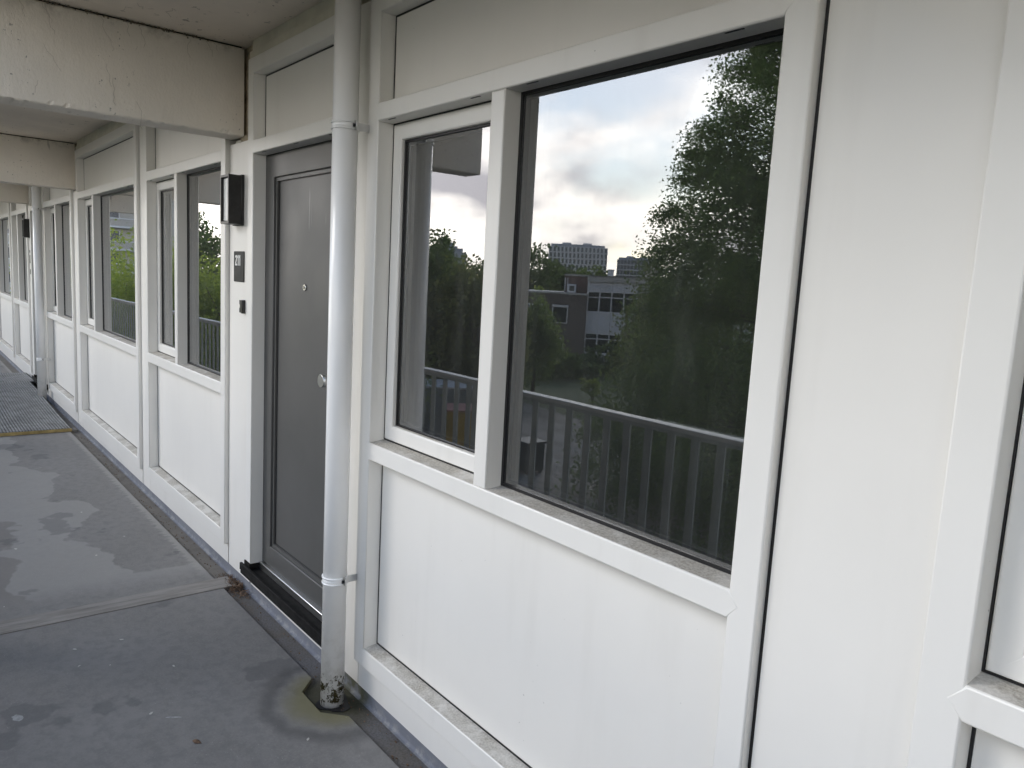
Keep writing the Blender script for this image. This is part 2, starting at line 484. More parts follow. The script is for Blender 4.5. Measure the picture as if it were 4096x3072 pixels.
def leaf_mat(name, a, b):
    t = NT(name)
    g = t.add('ShaderNodeNewGeometry')
    col = t.mix(g.outputs['Random Per Island'], a, b)
    t.set(col, 0.55)
    tr = t.add('ShaderNodeBsdfTranslucent')
    t.link(col, tr.inputs['Color'])
    mx = t.add('ShaderNodeMixShader'); mx.inputs[0].default_value = 0.6
    t.link(t.b.outputs[0], mx.inputs[1]); t.link(tr.outputs[0], mx.inputs[2])
    t.link(mx.outputs[0], t.out.inputs['Surface'])
    M[name] = t.m
leaf_mat('leaf_dark', (0.08, 0.125, 0.04), (0.15, 0.20, 0.065))
leaf_mat('leaf_mid', (0.12, 0.18, 0.04), (0.21, 0.27, 0.07))
leaf_mat('leaf_bright', (0.20, 0.28, 0.04), (0.36, 0.42, 0.07))
leaf_mat('leaf_olive', (0.12, 0.15, 0.05), (0.22, 0.23, 0.07))
leaf_mat('leaf_conifer', (0.10, 0.16, 0.045), (0.19, 0.25, 0.075))

def glass_mat():
    t = NT('window_glass')
    n = t.n
    n.remove(t.b)
    gl = t.add('ShaderNodeBsdfGlossy'); gl.inputs['Roughness'].default_value = 0.0
    gl.inputs['Color'].default_value = (0.98, 0.99, 1.0, 1)
    trn = t.add('ShaderNodeBsdfTransparent'); trn.inputs['Color'].default_value = (0.80, 0.84, 0.83, 1)
    fr = t.add('ShaderNodeFresnel'); fr.inputs['IOR'].default_value = 1.52
    f2 = t.math('ADD', t.math('MULTIPLY', fr.outputs[0], 1.6), 0.165)
    f2 = t.math('MINIMUM', f2, 1.0)
    mx = t.add('ShaderNodeMixShader')
    t.link(f2, mx.inputs[0]); t.link(trn.outputs[0], mx.inputs[1]); t.link(gl.outputs[0], mx.inputs[2])
    # dried drops and dust on the pane, plus painted even haze lifting dark reflections
    bp = t.add('ShaderNodeBump'); bp.inputs['Strength'].default_value = 0.05; bp.inputs['Distance'].default_value = 0.004
    t.link(t.noise(2.6, 2, 0.4, (1.0, 1.0, 1.6)), bp.inputs['Height'])
    t.link(bp.outputs[0], gl.inputs['Normal'])
    df = t.add('ShaderNodeBsdfDiffuse'); df.inputs['Color'].default_value = (0.6, 0.6, 0.58, 1)
    film_haze = t.math('ADD', t.math('MULTIPLY', t.rng(t.noise(16, 6, 0.75, (1, 1, 0.18)), 0.42, 0.85), 0.045), 0.018)
    mx2 = t.add('ShaderNodeMixShader')
    t.link(film_haze, mx2.inputs[0]); t.link(mx.outputs[0], mx2.inputs[1]); t.link(df.outputs[0], mx2.inputs[2])
    t.link(mx2.outputs[0], t.out.inputs['Surface'])
    M['glass'] = t.m
    c = NT('glass_back')
    c.n.remove(c.b)
    tr2 = c.add('ShaderNodeBsdfTransparent')
    c.link(tr2.outputs[0], c.out.inputs['Surface'])
    M['glass_back'] = c.m
glass_mat()

def ground_mat():
    t = NT('ground_grass')
    n = t.rng(t.noise(0.12, 6, 0.6), 0.35, 0.65)
    col = t.mix(n, (0.065, 0.09, 0.03), (0.115, 0.13, 0.055))
    col = t.mix(t.rng(t.noise(0.5, 6, 0.7), 0.55, 0.75), col, (0.10, 0.085, 0.06))
    col = t.mix(t.rng(t.noise(5, 4, 0.7), 0.4, 0.7, 0, 0.5), col, (0.03, 0.04, 0.015))
    t.set(col, 0.95)
    t.bump(t.noise(3, 5, 0.7), 0.6, 0.2)
    M['grass'] = t.m
    t = NT('earth_track')
    col = t.mix(t.rng(t.noise(0.5, 6, 0.65), 0.3, 0.7), (0.20, 0.175, 0.145), (0.34, 0.31, 0.27))
    rut = t.rng(t.noise(0.7, 5, 0.6, (0.18, 2.2, 1)), 0.5, 0.68, 0, 0.6)
    col = t.mix(rut, col, (0.11, 0.097, 0.08))
    t.set(col, 0.92)
    t.bump(t.noise(2.0, 6, 0.7), 0.7, 0.15)
    M['earth'] = t.m
    t = NT('soil_dark')
    col = t.mix(t.rng(t.noise(0.8, 6, 0.7), 0.3, 0.7), (0.10, 0.086, 0.068), (0.20, 0.175, 0.145))
    t.set(col, 0.95)
    t.bump(t.noise(2.4, 6, 0.7), 0.8, 0.2)
    M['soil'] = t.m
ground_mat()

# ------------------------------------------------------------------ mesh helpers
def mesh_obj(name, bm, mats, parent=None, smooth=False, sharp=True):
    me = bpy.data.meshes.new(name)
    bmesh.ops.recalc_face_normals(bm, faces=bm.faces[:])
    if parent is not None:
        bmesh.ops.translate(bm, verts=bm.verts[:], vec=-world_loc(parent))
    bm.to_mesh(me); bm.free()
    if not isinstance(mats, (list, tuple)): mats = [mats]
    for m in mats: me.materials.append(M[m])
    if smooth:
        for p in me.polygons: p.use_smooth = True
    o = bpy.data.objects.new(name, me)
    COL.objects.link(o)
    if parent is not None:
        o.parent = parent
    return o
def world_loc(o):
    v = Vector(o.location)
    while o.parent is not None:
        o = o.parent; v = v + Vector(o.location)
    return v
def empty(name, loc, label, cat, group=None):
    o = bpy.data.objects.new(name, None)
    o.location = loc; o.empty_display_size = 0.1
    COL.objects.link(o)
    tag(o, label, cat, group)
    return o
def tag(o, label, cat, group=None):
    o['label'] = label; o['category'] = cat
    if group: o['group'] = group
    return o
def structure(o):
    o['kind'] = 'structure'
    return o
def add_box(bm, x0, x1, y0, y1, z0, z1, bev=0.0, mi=0, slope=0.0, front_only=False, seg=2):
    vs = [bm.verts.new(c) for c in ((x0, y0, z0), (x1, y0, z0), (x1, y1, z0), (x0, y1, z0),
                                    (x0, y0, z1), (x1, y0, z1), (x1, y1, z1 + slope), (x0, y1, z1 + slope))]
    fs = [bm.faces.new([vs[i] for i in q]) for q in ((3, 2, 1, 0), (4, 5, 6, 7), (0, 1, 5, 4), (1, 2, 6, 5), (2, 3, 7, 6), (3, 0, 4, 7))]
    for f in fs: f.material_index = mi
    if bev:
        es = list(fs[2].edges) if front_only else list({e for f in fs for e in f.edges})
        r = bmesh.ops.bevel(bm, geom=es, offset=bev, segments=seg, affect='EDGES', profile=0.5)
        for f in r['faces']: f.material_index = mi; f.smooth = True
    return fs
def box(name, x0, x1, y0, y1, z0, z1, mat, parent=None, bev=0.0, **k):
    bm = bmesh.new()
    add_box(bm, x0, x1, y0, y1, z0, z1, bev, **k)
    return mesh_obj(name, bm, mat, parent)
def add_prism(bm, poly, y0, y1, bev=0.0, slope_pts=(), slope=0.0):
    """poly: xz points counter-clockwise seen from the front (from -y)."""
    a = [bm.verts.new((x, y0, z)) for x, z in poly]
    b = [bm.verts.new((x, y1, z + (slope if i in slope_pts else 0))) for i, (x, z) in enumerate(poly)]
    n = len(poly)
    f0 = bm.faces.new(a)
    bm.faces.new(b[::-1])
    for i in range(n):
        bm.faces.new((a[i], b[i], b[(i + 1) % n], a[(i + 1) % n]))
    if bev:
        r = bmesh.ops.bevel(bm, geom=list(f0.edges), offset=bev, segments=2, affect='EDGES', profile=0.5)
        for f in r['faces']: f.smooth = True
def prism(name, poly, y0, y1, mat, parent=None, bev=0.0, slope_pts=(), slope=0.0):
    bm = bmesh.new()
    add_prism(bm, poly, y0, y1, bev, slope_pts, slope)
    return mesh_obj(name, bm, mat, parent)
def add_ring(bm, x0, x1, z0, z1, w, y0, y1):
    """rectangular ring, outer rectangle given, w = width inwards"""
    add_box(bm, x0, x1, y0, y1, z0, z0 + w)
    add_box(bm, x0, x1, y0, y1, z1 - w, z1)
    add_box(bm, x0, x0 + w, y0, y1, z0 + w, z1 - w)
    add_box(bm, x1 - w, x1, y0, y1, z0 + w, z1 - w)
def ring(name, x0, x1, z0, z1, w, y0, y1, mat, parent):
    bm = bmesh.new(); add_ring(bm, x0, x1, z0, z1, w, y0, y1)
    return mesh_obj(name, bm, mat, parent)
def add_tube(bm, p0, p1, r0, r1=None, seg=12, caps=True):
    p0, p1 = Vector(p0), Vector(p1)
    r1 = r0 if r1 is None else r1
    d = (p1 - p0).normalized()
    a = d.orthogonal().normalized(); b = d.cross(a)
    A, B = [], []
    for i in range(seg):
        t = 2 * math.pi * i / seg
        v = a * math.cos(t) + b * math.sin(t)
        A.append(bm.verts.new(p0 + v * r0)); B.append(bm.verts.new(p1 + v * r1))
    for i in range(seg):
        f = bm.faces.new((A[i], A[(i + 1) % seg], B[(i + 1) % seg], B[i])); f.smooth = True
    if caps:
        bm.faces.new(A[::-1]); bm.faces.new(B)
def glass_pane(name, x0, x1, z0, z1, y, parent, th=0.004):
    bm = bmesh.new()
    fs = add_box(bm, x0, x1, y, y + th, z0, z1)
    for f in fs: f.material_index = 1
    fs[2].material_index = 0
    return mesh_obj(name, bm, ['glass', 'glass_back'], parent)

# ------------------------------------------------------------------ facade levels (relative to the eye) and units
zl = lambda z: z + ZC
BB, BT, SB, ST, TB, TT, HB, HT = [zl(v) for v in (-1.487, -1.414, -0.677, -0.613, 0.523, 0.584, 0.882, 0.952)]
BASE0 = zl(-1.597)
CEIL = zl(1.04)
YB = 0.125           # back of the frames
WL, WR = 0.074, 0.068

def rail_arrow(name, xa, xb, z0, z1, parent, arrow=0.028, slope=0.012):
    zm = (z0 + z1) / 2
    poly = [(xa, z0), (xb, z0), (xb + arrow, zm), (xb, z1), (xa, z1), (xa - arrow, zm)]
    return prism(name, poly, -0.0009, YB, 'frame_white', parent, 0.0045, (3, 4), slope)
def weep(parent, x, z, y=0.007, w=0.045):
    box('weep_slot', x, x + w, y, y + 0.005, z - 0.0012, z + 0.002, 'rubber_black', parent)
def infill_panel(x0, x1, z0, z1, parent):
    ring('gasket', x0, x1, z0, z1, 0.0056, 0.0575, 0.075, 'rubber_black', parent)
    box('panel', x0 + 0.0056, x1 - 0.0056, 0.0585, 0.09, z0 + 0.0056, z1 - 0.0056, 'panel_white', parent, 0.001, seg=1)
def glazing(x0, x1, z0, z1, y, parent, gw=0.009):
    ring('gasket', x0, x1, z0, z1, gw, y - 0.006, y, 'rubber_black', parent)
    ring('spacer', x0 + 0.004, x1 - 0.004, z0 + 0.004, z1 - 0.004, 0.014, y + 0.0045, y + 0.0175, 'spacer', parent)
    p = glass_pane('pane', x0 + 0.002, x1 - 0.002, z0 + 0.002, z1 - 0.002, y, parent)
    glass_pane('inner_pane', x0 + 0.003, x1 - 0.003, z0 + 0.003, z1 - 0.003, y + 0.018, parent)
    return p

def window_unit(label, xL, xR, m0, m1, group='white facade windows'):
    u = empty('window_unit', (0.5 * (xL + xR), 0.06, BB), label, 'window', group)
    xi, xj = xL + WL, xR - WR
    box('stile', xL, xi, 0, YB, BB, HT, 'frame_white', u, 0.0045, front_only=True)
    box('stile', xj, xR, 0, YB, BB, HT, 'frame_white', u, 0.0045, front_only=True)
    prism('bottom_rail', [(xL + .001, BB), (xR - .001, BB), (xj, BT), (xi, BT)], -0.0009, YB, 'frame_white', u, 0.0045, (2, 3), 0.012)
    rail_arrow('sill_rail', xi, xj, SB, ST, u)
    tr = rail_arrow('transom', xi, xj, TB, TT, u, slope=0.004)
    prism('head_rail', [(xi, HB), (xj, HB), (xR - .001, HT), (xL + .001, HT)], -0.0009, YB, 'frame_white', u, 0.0045)
    box('mullion', m0, m1, -0.0004, YB, ST, TB, 'frame_white', u, 0.0045, front_only=True)
    for (a, b) in ((xi, m0), (m1, xj)):
        for t in (0.12, 0.86):
            weep(tr, a + (b - a) * t - 0.02, TB)
    infill_panel(xi, xj, BT + 0.006, SB, u)
    infill_panel(xi, xj, TT, HB, u)
    # opening sash in the narrow light
    sz0, sz1 = ST + 0.007, TB
    ring('gasket', xi, m0, sz0, sz1, 0.0038, 0.0615, 0.085, 'rubber_black', u)
    a, b, c, d = xi + 0.004, m0 - 0.004, sz0 + 0.004, sz1 - 0.004
    sw = 0.056
    bm = bmesh.new()
    add_box(bm, a, a + sw, 0.060, 0.122, c, d, 0.006, front_only=True)
    add_box(bm, b - sw, b, 0.060, 0.122, c, d, 0.006, front_only=True)
    add_prism(bm, [(a, c), (b, c), (b - sw, c + sw), (a + sw, c + sw)], 0.0596, 0.122, 0.006, (2, 3), 0.008)
    add_prism(bm, [(a + sw, d - sw), (b - sw, d - sw), (b, d), (a, d)], 0.0596, 0.122, 0.006)
    sash = mesh_obj('sash', bm, 'frame_white', u)
    glazing_sub(a + sw, b - sw, c + sw, d - sw, 0.080, sash)
    glazing(m1, xj, ST + 0.007, TB, 0.0635, u)
    # base strip below the frame
    box('base_strip', xL + 0.004, xR - 0.004, 0.022, YB, BASE0, BB, 'frame_white', u)
    head_trim(xL, xR, u)
    return u
def glazing_sub(x0, x1, z0, z1, y, sash):
    glazing(x0, x1, z0, z1, y, sash, 0.007)
def head_trim(x0, x1, u):
    box('head_trim', x0, x1, 0.007, YB, HT + 0.001, zl(0.988), 'trim_cream', u, 0.002, seg=1)
    box('head_trim', x0, x1, 0.020, YB, zl(0.989), CEIL, 'trim_cream', u)
def wall_panel(label, x0, x1, top, mat='panel_white', gap_left=True, y=0.022):
    u = empty('wall_panel', (0.5 * (x0 + x1), 0.07, BASE0), label, 'wall panel', 'flush panels between the windows')
    box('sheet', x0 + (0.010 if gap_left else 0.0), x1 - 0.0005, y, 0.075, BASE0, top, mat, u, 0.001, seg=1)
    box('joint', x0 + 0.0004, x0 + 0.0098, 0.027, YB, BASE0 + 0.003, top - 0.002, 'rubber_black', u)
    return u

window_unit('nearest white window, clouds and a tall tree mirrored in its big pane', -2.500, -0.802, -1.780, -1.718)
window_unit('white window cut off by the right edge of the picture', -0.488, 1.45, 0.15, 0.212)
window_unit('white window right beside the black wall lamp, left of the grey door', -5.600, -3.989, -4.893, -4.836)
window_unit('white window second from the grey door, ramp ending before it', -8.005, -5.797, -7.306, -7.250)
window_unit('white window just this side of the far downpipe, beside the ramp', -9.940, -8.265, -9.204, -9.135)
window_unit('far white window beside the distant wall lamp', -12.880, -11.300, -12.245, -12.165)
window_unit('farthest white window at the left edge of the picture', -15.30, -13.085, -14.62, -14.55)

LOWTOP = zl(0.60)
wall_panel('wide blank white panel on the right between two windows', -0.802, -0.488, HT)
wall_panel('narrow cream strip behind the near white downpipe', -2.648, -2.500, HT, 'cream_panel')
wall_panel('white strip carrying the near lamp and the number 211', -3.989, -3.675, LOWTOP)
wall_panel('white strip between the two windows left of the lamp', -5.797, -5.600, HT)
wall_panel('slim white strip under the second beam', -8.265, -8.005, LOWTOP)
wall_panel('cream strip behind the far downpipe', -10.10, -9.940, HT, 'cream_panel')
wall_panel('white strip carrying the far lamp', -11.300, -11.03, LOWTOP)
wall_panel('white strip between the two farthest windows', -13.085, -12.880, HT)

# ------------------------------------------------------------------ front doors
def front_door(label, xL, xR, full=True):
    u = empty('front_door', (0.5 * (xL + xR), 0.06, BASE0), label, 'door', 'grey front doors')
    xi, xj = xL + 0.067, xR - 0.067
    zb = zl(-1.472)
    box('stile', xL, xi, 0, YB, zb, HT, 'frame_white', u, 0.0045, front_only=True)
    box('stile', xj, xR, 0, YB, zb, HT, 'frame_white', u, 0.0045, front_only=True)
    tr = rail_arrow('transom', xi, xj, TB, TT, u, slope=0.004)
    prism('head_rail', [(xi, HB), (xj, HB), (xR - .001, HT), (xL + .001, HT)], -0.0009, YB, 'frame_white', u, 0.0045)
    for t in (0.1, 0.5, 0.88): weep(tr, xi + (xj - xi) * t, TB)
    infill_panel(xi, xj, TT, HB, u)
    head_trim(xL, xR, u)
    # black sill
    bm = bmesh.new()
    add_box(bm, xL - 0.012, xR + 0.004, -0.012, 0.10, zl(-1.535), zl(-1.503))
    add_box(bm, xL - 0.012, xR + 0.004, -0.024, -0.010, zl(-1.520), zl(-1.484), 0.002, seg=1)
    add_box(bm, xL - 0.012, xR + 0.004, -0.020, -0.010, zl(-1.541), zl(-1.5225), 0.002, seg=1)
    for s in ((xL - 0.004, xi + 0.002), (xj - 0.002, xR + 0.004)):
        add_box(bm, s[0], s[1], -0.003, 0.07, zl(-1.503), zb)
    sill = mesh_obj('sill', bm, 'sill_black', u)
    box('threshold', xi + 0.002, xj - 0.002, 0.046, 0.075, zl(-1.502), zl(-1.466), 'alu', sill, 0.004)
    # leaf
    lx0, lx1, lz0, lz1 = xi + 0.006, xj - 0.006, zl(-1.462), TB - 0.006
    ring('gasket', xi, xj, lz0 - 0.004, TB, 0.0058, 0.0635, 0.085, 'rubber_black', u)
    bm = bmesh.new()
    add_box(bm, lx0, lx0 + 0.096, 0.062, 0.115, lz0, lz1, 0.004, front_only=True)
    add_box(bm, lx1 - 0.096, lx1, 0.062, 0.115, lz0, lz1, 0.004, front_only=True)
    pz0, pz1 = zl(-1.360), zl(0.415)
    px0, px1 = lx0 + 0.096, lx1 - 0.096
    add_prism(bm, [(lx0, lz0), (lx1, lz0), (px1, pz0), (px0, pz0)], 0.0614, 0.115, 0.004)
    add_prism(bm, [(px0, pz1), (px1, pz1), (lx1, lz1), (lx0, lz1)], 0.0614, 0.115, 0.004)
    leaf = mesh_obj('leaf', bm, 'door', u)
    ring('bead', px0, px1, pz0, pz1, 0.016, 0.072, 0.10, 'door', leaf)
    ring('gasket', px0 + 0.016, px1 - 0.016, pz0 + 0.016, pz1 - 0.016, 0.004, 0.0815, 0.10, 'rubber_black', leaf)
    box('door_panel', px0 + 0.0185, px1 - 0.0185, 0.083, 0.10, pz0 + 0.0185, pz1 - 0.0185, 'door', leaf)
    # peephole and knob
    if full:
        cx, cz = -3.190, zl(-0.077)
        bm = bmesh.new()
        add_tube(bm, (cx, 0.083, cz), (cx, 0.0775, cz), 0.0155, 0.0135, 20)
        ph = mesh_obj('peephole', bm, 'steel', u)
        bm = bmesh.new(); add_tube(bm, (cx, 0.079, cz), (cx, 0.0765, cz), 0.006, 0.006, 14)
        mesh_obj('lens', bm, 'rubber_black', ph)
        cx, cz = -2.842, zl(-0.442)
        bm = bmesh.new()
        add_tube(bm, (cx, 0.062, cz), (cx, 0.056, cz), 0.027, 0.026, 24)
        add_tube(bm, (cx, 0.056, cz), (cx, 0.030, cz), 0.011, 0.011, 16)
        add_tube(bm, (cx, 0.030, cz), (cx, 0.002, cz), 0.023, 0.0285, 28, True)
        add_tube(bm, (cx, 0.002, cz), (cx, 0.0, cz), 0.0285, 0.0265, 28, True)
        mesh_obj('door_knob', bm, 'alu', u)
    box('base_strip', xL + 0.02, xR + 0.002, 0.022, YB, BASE0, zl(-1.536), 'frame_white', u)
    return u
front_door('grey panelled front door behind the near downpipe', -3.675, -2.652)
front_door('distant grey front door hidden behind the far downpipe', -11.03, -10.10, False)

# ------------------------------------------------------------------ downpipes
def downpipe(label, cx, cy, zb, r=0.0445, ztop=CEIL + 0.02, clamps=(zl(0.504), zl(-1.15))):
    u = empty('downpipe', (cx, cy, zb), label, 'downpipe', 'white downpipes')
    bm = bmesh.new()
    add_tube(bm, (cx, cy, zb), (cx, cy, ztop), r, r, 40)
    mesh_obj('pipe', bm, 'pipe', u)
    for zc in clamps:
        bm = bmesh.new()
        for dz in (-0.011, 0.011):
            add_tube(bm, (cx, cy, zc + dz - 0.003), (cx, cy, zc + dz + 0.003), r + 0.0045, r + 0.0045, 40)
        add_tube(bm, (cx, cy, zc - 0.0135), (cx, cy, zc + 0.0135), r + 0.002, r + 0.002, 40)
        cl = mesh_obj('clamp', bm, 'pipe', u)
        bm = bmesh.new()
        add_box(bm, cx + r - 0.008, cx + r + 0.016, cy + 0.012, cy + 0.019, zc - 0.015, zc + 0.015, 0.001, seg=1)
        add_box(bm, cx + r - 0.018, cx + r - 0.012, cy + 0.019, 0.022, zc - 0.013, zc + 0.013, 0.001, seg=1)
        add_box(bm, cx + r - 0.008, cx + r + 0.016, cy + 0.010, cy + 0.013, zc + 0.010, zc + 0.015)
        mesh_obj('bracket', bm, 'alu', cl)
        bm = bmesh.new(); add_tube(bm, (cx + r + 0.004, cy + 0.012, zc), (cx + r + 0.004, cy + 0.005, zc), 0.006, 0.006, 8)
        mesh_obj('bolt', bm, 'rubber_black', cl)
    return u
downpipe('near white downpipe with a mossy foot beside the grey door', -2.520, -0.076, -0.055)
downpipe('far white downpipe standing against the ribbed ramp', -9.88, -0.066, -0.02)

# ------------------------------------------------------------------ wall lamps, number plate, bell
def wall_lamp(label, x0, x1, z0, z1, yf, yb=0.0215):
    u = empty('wall_lamp', (0.5 * (x0 + x1), yb, z0), label, 'lamp', 'black wall lamps')
    bm = bmesh.new()
    w = 0.011
    add_box(bm, x0, x1, yb - 0.006, yb, z0, z1)
    add_ring(bm, x0, x1, z0, z1, w, yf, yb - 0.006)
    add_box(bm, x0 - 0.004, x1 + 0.004, yb - 0.014, yb, z0 - 0.004, z1 + 0.004, 0.002, seg=1)
    mesh_obj('housing', bm, 'lamp_black', u)
    box('diffuser', x0 + w + 0.002, x1 - w - 0.002, yf + 0.012, yb - 0.007, z0 + w + 0.003, z1 - w - 0.003, 'lamp_diffuser', u, 0.004)
    return u
wall_lamp('near black box lamp above the number plate 211', -3.899, -3.779, zl(0.203), zl(0.437), -0.054)
wall_lamp('small black box lamp in the distance beside the far downpipe', -11.225, -11.10, zl(0.212), zl(0.435), -0.054)

def number_plate():
    u = empty('number_plate', (-3.836, 0.021, zl(-0.077)), 'dark house number plate reading 211 under the lamp', 'number plate')
    box('plate', -3.907, -3.766, 0.0165, 0.0215, zl(-0.077), zl(0.074), 'number_plate', u, 0.003)
    def digit(x, kind, h=0.052, w=0.025):
        z0 = zl(0.0035); s = 0.0092
        bm = bmesh.new()
        y0, y1 = 0.0155, 0.0166
        if kind == '1':
            add_prism(bm, [(x + w * 0.42, z0), (x + w * 0.42 + s, z0), (x + w * 0.42 + s, z0 + h), (x + w * 0.42, z0 + h), (x + w * 0.12, z0 + h * 0.84), (x + w * 0.12, z0 + h * 0.70), (x + w * 0.42, z0 + h * 0.82)], y0, y1)
        else:
            out, inn = [], []
            cxx, czz = x + w * 0.5, z0 + h - w * 0.5
            pts = []
            for i in range(13):                       # arc over the top, then the diagonal, then the foot
                a = math.pi - math.pi * 1.18 * i / 12
                pts.append((cxx + (w * 0.5 - s / 2) * math.cos(a), czz + (w * 0.5 - s / 2) * math.sin(a)))
            pts.append((x + s * 0.55, z0 + s * 1.05))
            L, Rr = [], []
            for i, p in enumerate(pts):
                q0 = pts[max(0, i - 1)]; q1 = pts[min(len(pts) - 1, i + 1)]
                tx, tz = q1[0] - q0[0], q1[1] - q0[1]
                n = math.hypot(tx, tz); nx, nz = -tz / n, tx / n
                L.append((p[0] + nx * s / 2, p[1] + nz * s / 2)); Rr.append((p[0] - nx * s / 2, p[1] - nz * s / 2))
            for i in range(len(pts) - 1):
                add_prism(bm, [Rr[i], Rr[i + 1], L[i + 1], L[i]], y0, y1)
            add_box(bm, x, x + w, y0 - 0.0001, y1, z0, z0 + s)
        mesh_obj('digit', bm, 'digit_white', u)
    digit(-3.882, '2'); digit(-3.8555, '1'); digit(-3.8325, '1')
    return u
number_plate()
def bell():
    u = empty('doorbell', (-3.777, 0.021, zl(-0.228)), 'small black doorbell holder below the number plate', 'doorbell')
    bm = bmesh.new()
    add_prism(bm, [(-3.812, zl(-0.228)), (-3.770, zl(-0.228)), (-3.770, zl(-0.166)), (-3.812, zl(-0.166)), (-3.812, zl(-0.186)), (-3.804, zl(-0.190)), (-3.804, zl(-0.203)), (-3.812, zl(-0.207))], 0.012, 0.0218)
    mesh_obj('button_plate', bm, 'bell_black', u)
    bm = bmesh.new()
    add_box(bm, -3.7695, -3.752, 0.004, 0.0218, zl(-0.230), zl(-0.164), 0.002, seg=1)
    mesh_obj('side_lip', bm, 'bell_black', u)
    return u
bell()
def far_bell():
    u = empty('doorbell', (-11.17, 0.02, zl(-0.22)), 'tiny black doorbell and name slots under the far lamp', 'doorbell')
    for z0, z1 in ((0.03, 0.06), (-0.10, 0.0), (-0.235, -0.175)):
        box('slot', -11.20, -11.13, 0.012, 0.0216, zl(z0), zl(z1), 'bell_black', u)
far_bell()

# ------------------------------------------------------------------ beams and ceiling
YOUT = -1.30
def beam(label, xf, w=0.165):
    z0, z1 = zl(0.625), zl(1.033)
    bm = bmesh.new()
    ny = 90
    prof = [(xf - w, z0 + 0.006), (xf - w + 0.006, z0), (xf - 0.006, z0), (xf, z0 + 0.006), (xf, z0 + 0.022), (xf, z1 - 0.006), (xf - 0.008, z1), (xf - w + 0.008, z1), (xf - w, z1 - 0.006), (xf - w, z0 + 0.022)]
    rows = []
    rnd = random.Random(int(abs(xf) * 100))
    for i in range(ny + 1):
        y = YOUT + (0.028 - YOUT) * i / ny
        row = []
        for k, (x, z) in enumerate(prof):
            j = 0.0010 if k in (0, 1, 2, 3) else 0.0003
            chip = 0.006 if (k in (2, 3) and rnd.random() < 0.07) else 0
            row.append(bm.verts.new((x + rnd.uniform(-j, j) - (chip if k == 3 else 0), y, z + rnd.uniform(-j, j) + (chip if k == 2 else 0))))
        rows.append(row)
    n = len(prof)
    for i in range(ny):
        for k in range(n):
            bm.faces.new((rows[i][k], rows[i][(k + 1) % n], rows[i + 1][(k + 1) % n], rows[i + 1][k]))
    bm.faces.new(rows[0]); bm.faces.new(rows[-1][::-1])
    o = mesh_obj('concrete_beam', bm, 'beam_paint', None)
    box('core', xf - w + 0.012, xf - 0.012, YOUT + 0.01, 0.02, z1 - 0.002, CEIL + 0.01, 'rubber_black', o)
    tag(o, label, 'beam', 'painted concrete beams under the gallery ceiling')
    return o
beam('painted concrete beam overhead near the camera, above the right blank panel', -0.62)
beam('large cream concrete beam nearest in view, above the lamp', -3.805)
beam('second cream beam, meeting the facade left of the lamp windows', -8.165)
beam('third cream beam, just past the far downpipe', -11.26)
beam('fourth cream beam, deep down the gallery', -15.5)
beam('fifth cream beam at the far end of the gallery', -18.7)
beam('last cream beam at the end of the gallery', -23.0)
beam('cream beam overhead behind the camera', 3.6)
# packing pieces where the beams meet the facade
def packer(x0, x1, z, label):
    u = empty('timber_packer', (0.5 * (x0 + x1), 0.02, z), label, 'timber packer', 'timber packers under the beams')
    box('block', x0, x1, 0.03, 0.11, z, z + 0.03, 'timber_raw', u, 0.003)
    box('tape', x0 - 0.05, x0 + 0.02, 0.026, 0.10, z - 0.002, z + 0.012, 'trim_cream', u)
    box('filler', x0 - 0.07, x1, 0.045, 0.12, z + 0.031, CEIL, 'timber_raw', u)
packer(-3.86, -3.69, LOWTOP, 'worn timber packer under the nearest beam in view')
packer(-8.20, -8.03, LOWTOP, 'small timber packer under the second beam')
packer(-11.29, -11.05, LOWTOP, 'small timber packer under the third beam')

# cobweb strands and dust tufts on the near beam and the ceiling beside it
bm = bmesh.new()
rnd = random.Random(21)
def strand(pts, r=0.00042):
    for p, q in zip(pts, pts[1:]): add_tube(bm, p, q, r, r, 4, False)
for _ in range(15):
    y = rnd.uniform(-0.95, -0.05); z = rnd.choice([zl(1.025), zl(rnd.uniform(0.68, 0.95))]); x = -3.8035
    pts = [(x, y, z)]
    for _k in range(rnd.randint(3, 6)):
        y += rnd.uniform(-0.008, 0.014); z -= rnd.uniform(0.008, 0.026); pts.append((x + rnd.uniform(0, .0015), y, z))
    strand(pts)
for _ in range(7):
    x = rnd.uniform(-3.75, -3.2); y = rnd.uniform(-0.7, -0.1); pts = [(x, y, CEIL - 0.0012)]
    for _k in range(rnd.randint(2, 5)):
        x += rnd.uniform(-0.02, 0.045); y += rnd.uniform(-0.02, 0.03); pts.append((x, y, CEIL - 0.0012))
    strand(pts)
for _ in range(130):
    y = rnd.choice([-0.62, -0.48, -0.33, -0.2, -0.75]) + rnd.gauss(0, 0.03); z = zl(1.034) + rnd.gauss(0, 0.004)
    s_ = rnd.uniform(0.001, 0.0035)
    add_box(bm, -3.805, -3.8015, y - s_, y + s_, z - s_, min(z + s_, CEIL - 0.0005))
web = mesh_obj('cobwebs', bm, 'cobweb'); web['kind'] = 'stuff'
tag(web, 'dusty cobweb strands on the nearest beam and ceiling joint', 'cobwebs')

X0, X1 = -26.0, 6.0
structure(box('ceiling', X0, X1, YOUT, 6.0, CEIL, CEIL + 0.22, 'ceiling_paint'))
structure(box('wall_above', X0, X1, 0.10, 6.0, CEIL + 0.22, CEIL + 6.0, 'panel_white'))
structure(box('wall_below', X0, X1, 0.10, 6.0, -7.05 + ZC, -0.26, 'brick_dark'))

